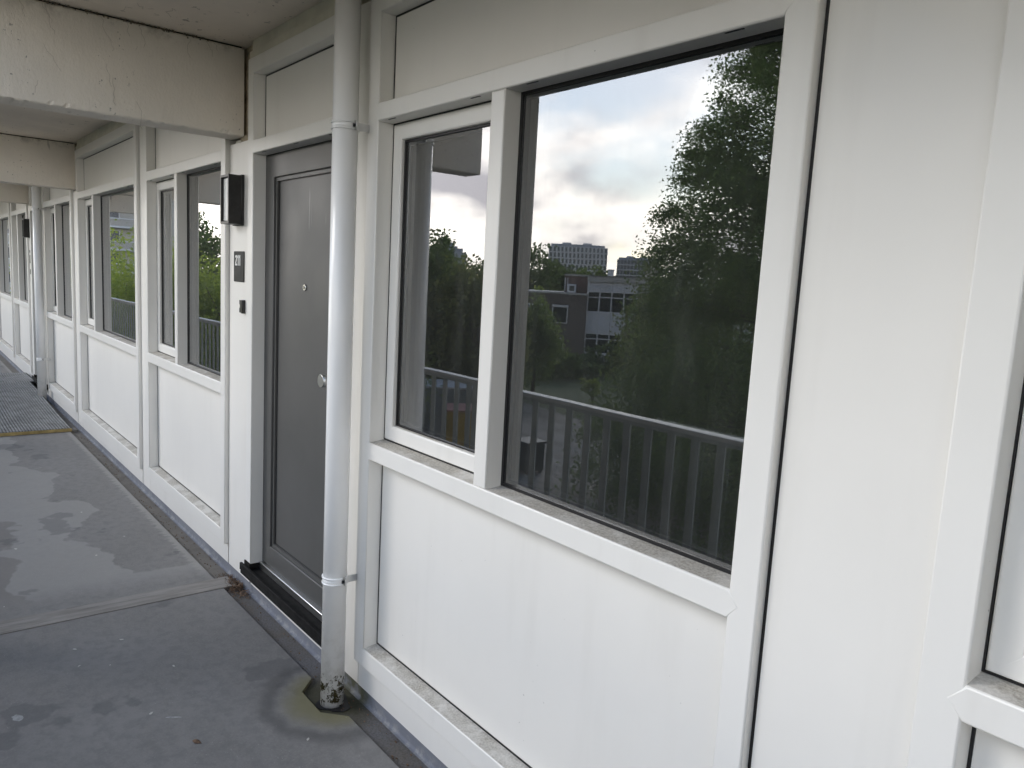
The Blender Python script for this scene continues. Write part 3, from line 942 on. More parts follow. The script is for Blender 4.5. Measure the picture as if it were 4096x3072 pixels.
# ------------------------------------------------------------------ gallery floor: deck, slabs, joints, gutter
deck = structure(box('gallery_floor', X0, X1, YOUT, 6.0, -0.25, -0.016, 'gutter'))
joints = [3.45, -0.735, -3.905, -8.27, -11.36, -15.6, -18.8, -23.1]     # far edges, strip width 0.135
JW = 0.135
EDGE = -0.0765
def slab(x0, x1, notch=None):
    poly = [(x0, YOUT + 0.002), (x1, YOUT + 0.002), (x1, EDGE)]
    if notch:
        poly += [(-2.380, EDGE), (-2.462, -0.152), (-2.632, -0.150), (-2.706, EDGE)]
    poly += [(x0, EDGE)]
    bm = bmesh.new()
    b = [bm.verts.new((x, y, -0.0155)) for x, y in poly]
    t = [bm.verts.new((x, y, 0.0)) for x, y in poly]
    n = len(poly)
    bm.faces.new(t); bm.faces.new(b[::-1])
    for i in range(n):
        bm.faces.new((b[i], b[(i + 1) % n], t[(i + 1) % n], t[i]))
    o = mesh_obj('floor_slab', bm, 'floor', deck)
js = sorted(joints, reverse=True)
prev = X1
for j in js:
    slab(j + JW + 0.002, prev, notch=(j == -3.905))
    bm = bmesh.new()
    ny = 40; rnd = random.Random(int(j * 50))
    pts = [[], []]
    for i in range(ny + 1):
        y = YOUT + 0.004 + (EDGE + 0.06 - YOUT) * i / ny
        pts[0].append((j + rnd.uniform(-.003, .003), y)); pts[1].append((j + JW + rnd.uniform(-.0008, .0008), y))
    for i in range(ny):
        q = [pts[0][i], pts[1][i], pts[1][i + 1], pts[0][i + 1]]
        bm.faces.new([bm.verts.new((x, y, 0.0035 + (0.0006 if k in (0, 3) else 0))) for k, (x, y) in enumerate(q)])
    bmesh.ops.remove_doubles(bm, verts=bm.verts[:], dist=1e-5)
    r = bmesh.ops.extrude_face_region(bm, geom=bm.faces[:])
    bmesh.ops.translate(bm, verts=[v for v in r['geom'] if isinstance(v, bmesh.types.BMVert)], vec=(0, 0, -0.019))
    mesh_obj('joint_strip', bm, 'joint', deck)
    prev = j - 0.002
slab(X0, prev)
# coved blue plinth along the facade
bm = bmesh.new()
prof = [(0.10, BASE0 + 0.01), (0.030, BASE0 + 0.01), (0.030, -0.004), (0.028, -0.010), (0.024, -0.0135), (0.016, -0.0152), (0.10, -0.0152)]
for seg in [(X0, -3.66), (-3.655, X1)]:
    A = [bm.verts.new((seg[0], y, z)) for y, z in prof]; B = [bm.verts.new((seg[1], y, z)) for y, z in prof]
    n = len(prof)
    for i in range(n):
        bm.faces.new((A[i], A[(i + 1) % n], B[(i + 1) % n], B[i]))
    bm.faces.new(A[::-1]); bm.faces.new(B)
mesh_obj('plinth', bm, 'plinth', deck)
bm = bmesh.new()
vs = []
for i in range(22):
    a = 2 * math.pi * i / 22
    rr = 0.058 + 0.010 * math.sin(3 * a + 1) + random.uniform(-.003, .003)
    vs.append(bm.verts.new((-2.512 + rr * 1.15 * math.cos(a), -0.070 + rr * 1.05 * math.sin(a), -0.0128)))
bm.faces.new(vs)
r = bmesh.ops.extrude_face_region(bm, geom=bm.faces[:])
bmesh.ops.translate(bm, verts=[v for v in r['geom'] if isinstance(v, bmesh.types.BMVert)], vec=(0, 0, -0.002))
mesh_obj('drain_opening', bm, 'rubber_black', deck)
bm = bmesh.new()
for _ in range(420):
    x = random.uniform(-8, -1.4); y = random.uniform(EDGE + 0.004, 0.012)
    s = random.uniform(0.0012, 0.005)
    add_box(bm, x, x + s * 1.5, y, y + s, -0.0155, -0.0155 + s * 0.7)
g = mesh_obj('gutter_grit', bm, 'dry_leaf'); g['kind'] = 'stuff'
tag(g, 'dark grit and crumbs lying in the gutter along the facade', 'grit')

# heap of dry leaf crumbs by the slab joint
bm = bmesh.new()
rnd = random.Random(3)
for _ in range(520):
    a = rnd.gauss(0, 1); b = rnd.gauss(0, 1)
    x = -3.80 + 0.075 * a; y = -0.015 + 0.028 * b
    if y > 0.02 or y < -0.09: continue
    h = max(0, 0.022 * (1 - (a * a + b * b) / 5))
    c = Vector((x, y, -0.012 + rnd.uniform(0, h)))
    L = rnd.uniform(0.006, 0.02); w = rnd.uniform(0.001, 0.0035)
    d = Vector((rnd.gauss(0, 1), rnd.gauss(0, 1), rnd.gauss(0, .45))).normalized() * L
    s = d.cross(Vector((0, 0, 1))).normalized() * w
    bm.faces.new([bm.verts.new(c - d - s), bm.verts.new(c - d + s), bm.verts.new(c + d + s * .4 + Vector((0, 0, .002))), bm.verts.new(c + d - s * .4)])
o = mesh_obj('leaf_litter', bm, 'dry_leaf'); o['kind'] = 'stuff'
tag(o, 'heap of brown leaf crumbs in the gutter left of the door', 'leaf litter')

# ------------------------------------------------------------------ ribbed ramp
def ramp():
    u = empty('access_ramp', (-9.5, -0.6, 0), 'grey ribbed access ramp with a brass front edge', 'ramp')
    prof = [(-8.095, 0.030), (-8.6, 0.034), (-9.7, 0.070), (-10.5, 0.094), (-10.85, 0.10), (-11.72, 0.10), (-11.80, 0.060)]
    def hz(x):
        for (xa, za), (xb, zb) in zip(prof, prof[1:]):
            if xb <= x <= xa: return za + (zb - za) * (xa - x) / (xa - xb)
        return prof[-1][1]
    yr = -0.062; yo = -1.22
    bm = bmesh.new()
    for (xa, za), (xb, zb) in zip(prof, prof[1:]):
        y1 = yr if xb > -10.9 else -0.002
        v = [bm.verts.new(c) for c in ((xa, yo, za), (xa, y1, za), (xb, y1, zb), (xb, yo, zb), (xa, yo, za - .022), (xa, y1, za - .022), (xb, y1, zb - .022), (xb, yo, zb - .022))]
        for q in ((0, 1, 2, 3), (7, 6, 5, 4), (0, 4, 5, 1), (1, 5, 6, 2), (2, 6, 7, 3), (3, 7, 4, 0)):
            bm.faces.new([v[i] for i in q])
    mesh_obj('deck', bm, 'ramp_dark', u)
    # ribs: two combs, long bars and short cross teeth, all real relief
    bm = bmesh.new()
    nx = 46
    xs = [-8.10 - (11.79 - 8.10) * i / nx for i in range(nx + 1)]
    y = yo + 0.01
    k = 0
    while y < -0.012:
        w = 0.011
        for i in range(nx):
            xa, xb = xs[i], xs[i + 1]
            if y > yr - 0.01 and xa > -10.86: continue
            wav = lambda x: 0.004 * math.sin(x * 9) if x < -10.2 else 0
            za, zb = hz(xa) + 0.007, hz(xb) + 0.007
            ya, yb = y + wav(xa), y + wav(xb)
            v = [bm.verts.new(c) for c in ((xa, ya, za), (xa, ya + w, za), (xb, yb + w, zb), (xb, yb, zb), (xa, ya - .003, za - .009), (xa, ya + w + .003, za - .009), (xb, yb + w + .003, zb - .009), (xb, yb - .003, zb - .009))]
            for q in ((0, 1, 2, 3), (0, 4, 5, 1), (1, 5, 6, 2), (3, 7, 4, 0)):
                bm.faces.new([v[i] for i in q])
        y += 0.0245; k += 1
    x = -8.13
    while x > -11.78:
        y1 = yr - 0.006 if x > -10.86 else -0.012
        z = hz(x)
        add_box(bm, x - 0.008, x, yo + .005, y1, z - 0.004, z + 0.0035)
        x -= 0.034
    o = mesh_obj('rib_grating', bm, 'ramp_grey', u); o['kind'] = 'stuff'
    bm = bmesh.new()
    add_box(bm, -8.098, -8.086, yo, yr, 0.001, 0.031, 0.002, seg=1)
    mesh_obj('front_edge', bm, 'brass_edge', u)
    bm = bmesh.new()
    add_box(bm, -11.7, -9.3, yr - 0.06, yr - 0.02, 0.0, 0.05)
    add_box(bm, -11.7, -9.3, yo + 0.02, yo + 0.06, 0.0, 0.05)
    mesh_obj('bearer', bm, 'timber_raw', u)
ramp()

# ------------------------------------------------------------------ small litter on the floor
def blob(name, x, y, r, mat, label, cat, group, flat=0.5, h=0.0012, rot=0.0, thin=False):
    bm = bmesh.new()
    rnd = random.Random(int((x * 37 + y * 91) * 1000))
    n = 12
    c = bm.verts.new((x, y, h * 2.2 if not thin else h))
    vs = []
    for i in range(n):
        a = 2 * math.pi * i / n
        rr = r * rnd.uniform(0.75, 1.15)
        px, py = rr * math.cos(a), rr * flat * math.sin(a)
        vs.append(bm.verts.new((x + px * math.cos(rot) - py * math.sin(rot), y + px * math.sin(rot) + py * math.cos(rot), h * 0.5 + (rnd.uniform(0, 0.002) if not thin else 0))))
    for i in range(n):
        bm.faces.new((c, vs[i], vs[(i + 1) % n]))
    r_ = bmesh.ops.extrude_face_region(bm, geom=bm.faces[:])
    bmesh.ops.translate(bm, verts=[v for v in r_['geom'] if isinstance(v, bmesh.types.BMVert)], vec=(0, 0, -h * 0.45))
    o = mesh_obj(name, bm, mat)
    return tag(o, label, cat, group)
PET = [(-3.302, -0.807, .010, 'white petal on the dark floor left of the scuff marks'), (-2.795, -0.660, .013, 'brightest white petal on the floor in front of the drain'),
       (-3.462, -0.798, .012, 'dull petal just before the slab joint'), (-4.076, -0.988, .008, 'tiny petal on the far floor at the left edge'),
       (-3.244, -0.706, .006, 'tiny pale crumb mid-floor before the joint'), (-4.889, -0.855, .017, 'pale torn petal on the dried stain at left'),
       (-4.818, -0.315, .011, 'petal on the damp patch below the second window'), (-4.568, -0.511, .014, 'pale leaf scrap at the edge of the damp patch'),
       (-5.425, -0.438, .013, 'petal farther along the damp patch'), (-3.10, -0.50, .010, 'grey petal on the floor facing the door sill'),
       (-2.33, -0.26, .012, 'pale fleck on the moss ring near the drain'), (-3.45, -0.62, .012, 'grey petal just before the joint, nearer the door')]
for x, y, r_, lab in PET:
    blob('petal', x, y, r_ * 0.72, 'petal', lab, 'petal', 'fallen petals on the gallery floor', 0.55, 0.0014, x * 7)
for i, (x, y, r_, fl, ro, lab) in enumerate([(-3.021, -1.049, .026, .6, .4, 'whitish paint splash on the floor at bottom left'), (-2.725, -0.60, .030, .18, 1.0, 'streaky white scuff beside the brightest petal')]):
    blob('paint_splash', x, y, r_, 'paint_scuff', lab, 'paint splash', 'white marks on the floor', fl, 0.0006, ro, True)
blob('dry_leaf', -2.529, -0.579, 0.022, 'dry_leaf', 'curled brown leaf on the floor near the bottom edge', 'leaf', None, 0.42, 0.003, 0.5)

# ------------------------------------------------------------------ rooms behind the panes
bm = bmesh.new()
add_box(bm, X0, X1, 5.0, 5.1, -0.02, CEIL)
mesh = mesh_obj('room_back_wall', bm, 'room_wall'); structure(mesh)
for i, xx in enumerate((-0.64, -2.60, -3.83, -8.14, -10.05, -11.15)):
    structure(box('room_partition', xx - 0.05, xx + 0.05, 0.13, 5.0, -0.015, CEIL, 'room_wall'))
structure(box('room_floor', X0, X1, 0.127, 5.0, -0.0155, 0.02, 'room_wall'))

# ------------------------------------------------------------------ balustrade along the gallery edge
def railing(label, x0, x1, proto={}):
    u = empty('railing', (0.5 * (x0 + x1), -1.44, 0), label, 'railing', 'grey balustrade sections along the gallery')
    bm = bmesh.new()
    add_box(bm, x0, x1, -1.475, -1.405, 0.973, 0.995, 0.006)
    mesh_obj('cap_rail', bm, 'rail_cap', u)
    box('bottom_rail', x0 + .02, x1 - .02, -1.460, -1.420, 0.06, 0.095, 'rail_paint', u)
    box('upper_rail', x0 + .02, x1 - .02, -1.452, -1.428, 0.950, 0.973, 'rail_paint', u)
    for xp in (x0 + 0.03, x1 - 0.03):
        box('post', xp - 0.025, xp + 0.025, -1.465, -1.415, -0.20, 0.973, 'rail_paint', u)
    n = int((x1 - x0 - 0.2) / 0.135)
    stp = (x1 - x0 - 0.12) / n
    if 'm' not in proto:
        b = bmesh.new(); add_box(b, -0.023, 0.023, -0.005, 0.005, 0.0, 0.868)
        me = bpy.data.meshes.new('slat'); bmesh.ops.recalc_face_normals(b, faces=b.faces[:]); b.to_mesh(me); b.free()
        me.materials.append(M['rail_paint']); proto['m'] = me
    for i in range(n):
        o = bpy.data.objects.new('slat', proto['m'])
        COL.objects.link(o); o.parent = u
        o.location = (x0 + 0.06 + stp * (i + 0.5) - u.location.x, -1.440 - u.location.y, 0.088)
    return u
RS = [('section of grey balustrade behind the camera', -0.70, 3.5), ('grey balustrade mirrored in the nearest window', -3.86, -0.72),
      ('grey balustrade opposite the lamp windows', -8.22, -3.88), ('grey balustrade opposite the ramp', -11.31, -8.24),
      ('grey balustrade past the far downpipe', -15.55, -11.33), ('grey balustrade deep down the gallery', -18.75, -15.57), ('grey balustrade at the gallery end', -23.0, -18.77)]
for a, b, c in RS: railing(a, b, c)

# ------------------------------------------------------------------ the place across the gallery (seen mirrored in the panes)
GZ = -7.0 + ZC
MY = 1.47                                # mirror image of the eye behind the pane
def far(az, d, z=None):
    a = R(az)
    return Vector((-d * math.sin(a), MY - d * math.cos(a), GZ if z is None else z))
def elz(el, d): return ZC + d * math.tan(R(el))

gme = bmesh.new()
gv = [gme.verts.new((x, y, GZ)) for x, y in ((-900, -900), (400, -900), (400, 40), (-900, 40))]
gme.faces.new(gv)
structure(mesh_obj('ground', gme, 'grass'))
def sheet(name, pts, z, mat, jit=0.0):
    bm = bmesh.new()
    v = [bm.verts.new((x + random.uniform(-jit, jit), y + random.uniform(-jit, jit), z)) for x, y in pts]
    bm.faces.new(v)
    return structure(mesh_obj(name, bm, mat))
sheet('earth_track', [(-60, -31), (-30, -26.5), (-8, -21.5), (20, -17), (20, -10), (-8, -12.5), (-30, -15.0), (-60, -18)], GZ + 0.02, 'earth')
sheet('soil_bed', [(-60, -15.5), (-30, -13.0), (-8, -11), (20, -9), (20, -2), (-60, -4)], GZ + 0.028, 'soil')

# --- trees
def leaf_mesh(name, pts, size, mat, parent, norm=None, elong=1.6):
    n = len(pts)
    pts = np.asarray(pts, dtype=float)
    d = RNG.normal(size=(n, 3)); d /= np.linalg.norm(d, axis=1)[:, None]
    e = RNG.normal(size=(n, 3)); e -= (e * d).sum(1)[:, None] * d; e /= np.linalg.norm(e, axis=1)[:, None]
    s = size * RNG.uniform(0.55, 1.3, size=n)[:, None]
    d = d * s * elong * 0.5; e = e * s * 0.5
    V = np.stack([pts - d, pts + e, pts + d, pts - e], 1).reshape(-1, 3)
    o0 = np.array(world_loc(parent))
    V = V - o0
    me = bpy.data.meshes.new(name)
    me.vertices.add(4 * n); me.vertices.foreach_set('co', V.ravel())
    me.loops.add(4 * n); me.loops.foreach_set('vertex_index', np.arange(4 * n, dtype=np.int32))
    me.polygons.add(n); me.polygons.foreach_set('loop_start', np.arange(0, 4 * n, 4, dtype=np.int32))
    me.polygons.foreach_set('loop_total', np.full(n, 4, dtype=np.int32))
    me.update(); me.validate()
    me.materials.append(M[mat])
    o = bpy.data.objects.new(name, me); COL.objects.link(o); o.parent = parent
    return o
def broad_tree(name, label, base, h, cr, mat, nleaf=5000, leaf=0.22, clumps=46, low=0.22, group='trees across the gallery', cat='tree'):
    u = empty(name, base, label, cat, group)
    bx, by, bz = base
    bm = bmesh.new()
    add_tube(bm, (bx, by, bz - 0.3), (bx + RNG.normal(0, .1), by, bz + h * 0.55), 0.024 * h, 0.012 * h, 8)
    cz = bz + h * (low + (1 - low) * 0.5); ch = h * (1 - low) * 0.5
    C = []
    for k in range(clumps):
        v = RNG.normal(size=3); v /= np.linalg.norm(v)
        rr = RNG.uniform(0.45, 0.95)
        p = np.array([bx + v[0] * cr * rr, by + v[1] * cr * rr, cz + v[2] * ch * rr])
        C.append(p)
        if k % 3 == 0:
            t0 = Vector((bx, by, bz + h * RNG.uniform(0.2, 0.5)))
            add_tube(bm, t0, Vector(p), 0.007 * h, 0.002 * h, 5, False)
    mesh_obj('trunk', bm, 'bark', u)
    C = np.array(C)
    idx = RNG.integers(0, len(C), nleaf)
    sg = np.array([cr, cr, ch]) * 0.13
    off = np.clip(RNG.normal(size=(nleaf, 3)), -2.0, 2.0) * sg
    leaf_mesh('crown', C[idx] + off, leaf, mat, u)
    return u
def conifer(name, label, base, h, cr, mat, nbr=230, per=46, leaf=0.16, group='trees across the gallery'):
    u = empty(name, base, label, 'tree', group)
    bx, by, bz = base
    bm = bmesh.new()
    add_tube(bm, (bx, by, bz - 0.3), (bx, by, bz + h * 0.97), 0.02 * h, 0.002 * h, 10)
    P = []
    for k in range(nbr):
        t = (k + RNG.uniform(0, 1)) / nbr
        z = bz + h * (0.10 + 0.88 * t)
        L = cr * (1 - t) ** 0.62 * RNG.uniform(0.62, 1.12) + 0.25
        a = RNG.uniform(0, 2 * math.pi)
        p0 = np.array([bx, by, z])
        d = np.array([math.cos(a), math.sin(a), RNG.uniform(0.1, 0.38)])
        tip = p0 + d * L + np.array([0, 0, -0.16 * L])
        add_tube(bm, Vector(p0), Vector(tip), 0.012 + 0.012 * L, 0.008, 4, False)
        m = int(per * (0.35 + L / cr))
        s = RNG.uniform(0.18, 1.03, m)[:, None]
        q = p0 + (tip - p0) * s
        side = np.array([-math.sin(a), math.cos(a), 0])
        q = q + side * RNG.normal(0, 0.13 * L, m)[:, None] * (1.15 - s) * 1.3 + np.array([0, 0, 1]) * RNG.normal(-0.10, 0.10, m)[:, None] * (0.4 + 0.25 * L)
        P.append(q)
    mesh_obj('trunk', bm, 'bark', u)
    leaf_mesh('crown', np.concatenate(P), leaf, mat, u, elong=2.2)
    return u

def cone_tree(name, label, base, h, cr, mat, nclump, per, leaf):
    u = empty(name, base, label, 'tree', 'trees across the gallery')
    bx, by, bz = base
    bm = bmesh.new()
    add_tube(bm, (bx, by, bz - 0.3), (bx, by, bz + h * 0.9), 0.02 * h, 0.003 * h, 10)
    P = []
    for k in range(nclump):
        t = RNG.uniform(0.02, 1.0) ** 1.15
        rad = cr * (1 - t) ** 0.60 * (0.45 + 0.55 * RNG.uniform(0, 1) ** 0.5)
        a = RNG.uniform(0, 2 * math.pi)
        c = np.array([bx + rad * math.cos(a), by + rad * math.sin(a), bz + h * (0.04 + 0.93 * t)])
        sg = RNG.uniform(0.34, 0.62) * (1.0 - 0.35 * t)
        d = np.clip(RNG.normal(size=(per, 3)), -1.9, 1.9) * np.array([sg, sg, sg * 0.62])
        # sprays droop outwards
        out = (d[:, 0] * math.cos(a) + d[:, 1] * math.sin(a))
        d[:, 2] -= 0.28 * np.maximum(out, 0)
        P.append(c + d)
        if k % 4 == 0:
            add_tube(bm, Vector((bx, by, c[2] - 0.12 * rad)), Vector(c), 0.05, 0.012, 5, False)
    mesh_obj('trunk', bm, 'bark', u)
    leaf_mesh('crown', np.concatenate(P), leaf, mat, u, elong=1.9)
    return u
cone_tree('feathery_tree', 'tall feathery green tree mirrored at the right of the nearest window', far(30.5, 24), 17.4, 6.2, 'leaf_conifer', 560, 520, 0.060)
broad_tree('broadleaf_tree', 'lush mid green tree mirrored below the tall feathery tree', far(34.5, 27), 7.6, 3.6, 'leaf_mid', 38000, 0.066, 110, 0.05)
broad_tree('broadleaf_tree', 'low leafy tree mirrored low beside the balustrade cap', far(31, 20), 5.0, 3.3, 'leaf_mid', 36000, 0.05, 90, 0.02)
broad_tree('broadleaf_tree', 'loose olive green tree mirrored before the grey house', far(39.5, 42), 7.2, 3.0, 'leaf_olive', 12000, 0.13, 60, 0.05)
broad_tree('sapling', 'small round sapling mirrored just above the balustrade', far(44.4, 43), 1.9, 0.75, 'leaf_bright', 1600, 0.085, 18, 0.25, cat='sapling')
broad_tree('broadleaf_tree', 'slim light tree mirrored in front of the brick house wall', far(49.0, 46), 6.0, 1.9, 'leaf_mid', 10000, 0.12, 50, 0.05)
broad_tree('hedge_shrub', 'dark shrub mirrored at the foot of the grey house', far(43.2, 60), 2.4, 2.6, 'leaf_dark', 2600, 0.26, 30, 0.0, cat='shrub')
broad_tree('hedge_shrub', 'dark shrub mirrored at the foot of the brick house', far(47.2, 56), 2.2, 3.0, 'leaf_dark', 2600, 0.26, 30, 0.0, cat='shrub')
for az, d, h, cr, lab in [(17, 24, 13.0, 5.0, 'unseen tall tree added to shade the facade, next right of the feathery tree'), (2, 27, 9.5, 4.6, 'unseen tree added to shade the facade, straight across from the right window'), (-16, 28, 9.0, 4.6, 'unseen tree added to shade the facade, right of the others'), (-36, 30, 9.0, 4.6, 'last unseen tree added to shade the facade, at right')]:  # unseen trees, added to keep low sky light off the upper wall
    broad_tree('broadleaf_tree', lab, far(az, d), h, cr, 'leaf_mid', 9000, 0.24, 80, 0.10)
# dense dark group mirrored in the opening sash
for az, d, h, cr, mt, lab in [(58.9, 40, 9.0, 3.0, 'leaf_dark', 'leftmost dark tree mirrored in the opening sash'), (57.0, 44, 9.3, 2.7, 'leaf_dark', 'spiky dark tree mirrored in the middle of the opening sash'),
                              (55.4, 41, 8.0, 3.0, 'leaf_dark', 'rounded dark tree mirrored in the opening sash'), (53.4, 38, 8.4, 2.6, 'leaf_olive', 'lighter olive tree mirrored at the right of the opening sash'),
                              (56.6, 42, 5.2, 3.2, 'leaf_dark', 'low dark bushy tree mirrored behind the containers'), (59.5, 41, 5.0, 3.0, 'leaf_dark', 'low dark bushy tree mirrored left of the containers')]:
    broad_tree('broadleaf_tree', lab, far(az, d), h, cr, mt, 15000, 0.14, 80, 0.04)
conifer('conifer_tree', 'thin leaning conifer tip mirrored above the dark trees', far(56.3, 43), 9.4, 1.6, 'leaf_conifer', 90, 26, 0.2)
# trees behind the house and the far skyline
for az, d, h, cr, mt, lab in [(50.0, 95, 11.2, 6.0, 'leaf_dark', 'big dark tree mirrored left of the white office block'), (48.3, 100, 9.6, 5.0, 'leaf_dark', 'dark tree mirrored at the foot of the white office block'),
                              (45.1, 120, 9.6, 4.6, 'leaf_mid', 'rounded green tree mirrored in front of the white office block'), (46.7, 110, 8.2, 3.2, 'leaf_bright', 'small yellow green tree mirrored behind the brick penthouse'),
                              (49.2, 75, 6.4, 2.0, 'leaf_bright', 'pale green tree mirrored over the brick house roof'), (42.5, 130, 8.0, 3.5, 'leaf_mid', 'green treetop mirrored between the two office blocks'),
                              (39.2, 120, 9.3, 4.0, 'leaf_mid', 'green treetop mirrored right of the second office block'), (36.5, 110, 9.0, 5.0, 'leaf_dark', 'dark treetop mirrored behind the tall feathery tree'), (53.0, 100, 9.0, 5.0, 'leaf_dark', 'far dark tree mirrored beside the mullion'), (55.5, 105, 9.5, 5.0, 'leaf_dark', 'far dark tree mirrored over the sash trees'), (58.5, 110, 10, 5.5, 'leaf_dark', 'far dark tree mirrored at the left of the sash')]:
    broad_tree('broadleaf_tree', lab, far(az, d), h, cr, mt, 6000, 0.34, 60, 0.05)
# bright trees mirrored in the lamp windows, along the gallery
for az, d, h, cr, mt, lab in [(69.5, 26, 6.9, 3.2, 'leaf_bright', 'sunlit yellow green tree mirrored beside the wall lamp'), (72.6, 28, 7.2, 3.2, 'leaf_bright', 'bright green tree mirrored in the lamp window'),
                              (75.6, 27, 7.3, 3.0, 'leaf_bright', 'bright green tree mirrored behind the lamp window mullion'), (78.2, 26, 7.55, 2.4, 'leaf_bright', 'bright yellow green tree mirrored in the second window'),
                              (80.3, 34, 7.6, 2.6, 'leaf_bright', 'bright tree mirrored far down the second window'), (66, 34, 6.0, 3.5, 'leaf_mid', 'green tree mirrored behind the wall lamp'), (63, 30, 5.5, 3.2, 'leaf_mid', 'green bushy tree standing between the dark sash trees and the lamp window trees')]:
    broad_tree('broadleaf_tree', lab, far(az, d), h, cr, mt, 36000, 0.07, 150, 0.03)

broad_tree('broadleaf_tree', 'dark rounded tree mirrored against the white sky in the lamp window', far(72.4, 62), 10.2, 3.4, 'leaf_dark', 15000, 0.17, 70, 0.03)

# --- house across, built in its own frame (u to the mirrored right, v away, z up)
HAZ, HD = 43.0, 68.5
hc = far(HAZ, HD)
ha = R(HAZ)
hv = Vector((-math.sin(ha), -math.cos(ha), 0))           # away from the gallery
hu = Vector((math.cos(ha), -math.sin(ha), 0))            # mirrored right = smaller azimuth
def local_obj(name, parent, bm, mat):
    """bm is in (u, v, z) coordinates relative to a rotated parent"""
    me = bpy.data.meshes.new(name)
    bmesh.ops.recalc_face_normals(bm, faces=bm.faces[:])
    bm.to_mesh(me); bm.free()
    me.materials.append(M[mat])
    o = bpy.data.objects.new(name, me); COL.objects.link(o); o.parent = parent
    return o
def lbox(name, parent, u0, u1, v0, v1, z0, z1, mat, bev=0):
    bm = bmesh.new(); add_box(bm, u0, u1, v0, v1, z0, z1, bev, seg=1)
    return local_obj(name, parent, bm, mat)
def rot_empty(name, loc, vdir, label, cat, group=None):
    u = empty(name, loc, label, cat, group)
    # local x = hu-like, local y = away, keeps a right-handed frame
    ydir = vdir; xdir = Vector((ydir.y, -ydir.x, 0))
    u.rotation_euler = (0, 0, math.atan2(xdir.y, xdir.x))
    return u
def ang2u(az): return HD * math.tan(R(HAZ - az))
def e2z(el): return HD * math.tan(R(el)) + 7.0           # height above ground
# local x points along (hv.y,-hv.x): sign check against hu
_sgn = 1 if Vector((hv.y, -hv.x, 0)).dot(hu) > 0 else -1
def UU(a, b):
    a, b = _sgn * a, _sgn * b
    return (min(a, b), max(a, b))
house = rot_empty('grey_house', hc, hv, 'grey panelled two storey building with window rows, mirrored across the track', 'house')
ul, ur = ang2u(45.3), ang2u(30.0)
a, b = UU(ul, ur)
lbox('wall', house, a, b, 0.25, 9, 0, e2z(0.3), 'house_glass')
lbox('fascia', house, a, b, -0.25, 9.3, e2z(0.28), e2z(0.66), 'house_fascia')
lbox('roof', house, a, b, -0.3, 9.4, e2z(0.66) + 0.004, e2z(0.66) + 0.10, 'roof_felt')
nb = 17
for (e0, e1) in ((-0.46, 0.28), (-3.55, -1.97), (-5.83, -5.02)):
    for i in range(nb):
        p0 = ul + (ur - ul) * i / nb; p1 = ul + (ur - ul) * (i + 1) / nb
        x0, x1 = UU(p0 + 0.01, p1 - 0.01)
        lbox('panel', house, x0, x1, 0, 0.22, e2z(e0) if e0 > -5.8 else 0, e2z(e1), 'house_panel')
for (e0, e1, et) in ((-1.97, -0.46, -0.88), (-5.02, -3.55, -3.95)):
    for i in range(nb):
        p0 = ul + (ur - ul) * i / nb; p1 = ul + (ur - ul) * (i + 1) / nb
        x0, x1 = UU(p0, p1)
        z0, z1 = e2z(e0), e2z(e1)
        bm = bmesh.new(); add_ring(bm, x0, x1, z0, z1, 0.06, 0.02, 0.2)
        add_box(bm, x0 + .06, x1 - .06, 0.03, 0.14, e2z(et) - 0.04, e2z(et) + 0.04)
        w = local_obj('window', house, bm, 'house_frame')
        lbox('pane', w, x0 + .06, x1 - .06, 0.15, 0.18, z0 + .06, z1 - .06, 'house_glass')
x0, x1 = UU(ul - 0.08, ul + 0.06)
lbox('downpipe', house, x0, x1, -0.15, -0.03, 2.0, e2z(0.6), 'house_frame')

brick = rot_empty('brick_house', hc, hv, 'dark brick flat roofed house with a white framed window, mirrored left of the grey one', 'house')
bl, br = ang2u(52.0), ul
x0, x1 = UU(bl, br - 0.02)
lbox('wall', brick, x0, x1, -0.6, 8.5, 0, e2z(-0.78), 'brick_dark')
lbox('roof', brick, x0 - .08, x1, -0.72, 8.6, e2z(-0.78) + .004, e2z(-0.64), 'house_fascia')
p0, p1 = ang2u(47.25), br
x0, x1 = UU(p0, p1 - 0.03)
ph = lbox('penthouse', brick, x0, x1, 2.2, 7, e2z(-0.64) + .004, e2z(0.50) + .15, 'brick_red')
lbox('penthouse_roof', ph, x0 - .1, x1, 2.05, 7.1, e2z(0.50) + .154, e2z(0.50) + .30, 'house_fascia')
for du in (0.05, 0.28):
    q0, q1 = UU(p0 + du, p0 + du + 0.07)
    lbox('flue', brick, q0, q1, 1.95, 2.03, e2z(-0.64) + .004, e2z(0.45), 'block_white')
q0, q1 = UU(p0 + 0.35, p0 + 1.15)
ac = lbox('air_unit', brick, q0, q1, 1.2, 1.75, e2z(-0.64) + .004, e2z(-0.64) + 0.75, 'block_white', 0.03)
q0, q1 = UU(p0 + 0.55, p0 + 1.0)
lbox('fan_grille', ac, q0, q1, 1.18, 1.198, e2z(-0.64) + .16, e2z(-0.64) + .6, 'bin_dark')
for az0, az1, e0, e1 in ((47.85, 46.72, -2.93, -1.68), (49.6, 48.6, -2.93, -1.68), (47.6, 46.9, -5.9, -4.1)):
    q0, q1 = UU(ang2u(az0), ang2u(az1))
    bm = bmesh.new(); add_ring(bm, q0, q1, max(.05, e2z(e0)), e2z(e1), 0.07, -0.66, -0.5)
    add_box(bm, q0 - .05, q1 + .05, -0.70, -0.5, e2z(e1), e2z(e1) + 0.14)
    w = local_obj('window', brick, bm, 'house_frame')
    lbox('pane', w, q0 + .07, q1 - .07, -0.625, -0.605, max(.05, e2z(e0)) + .07, e2z(e1) - .07, 'house_glass')
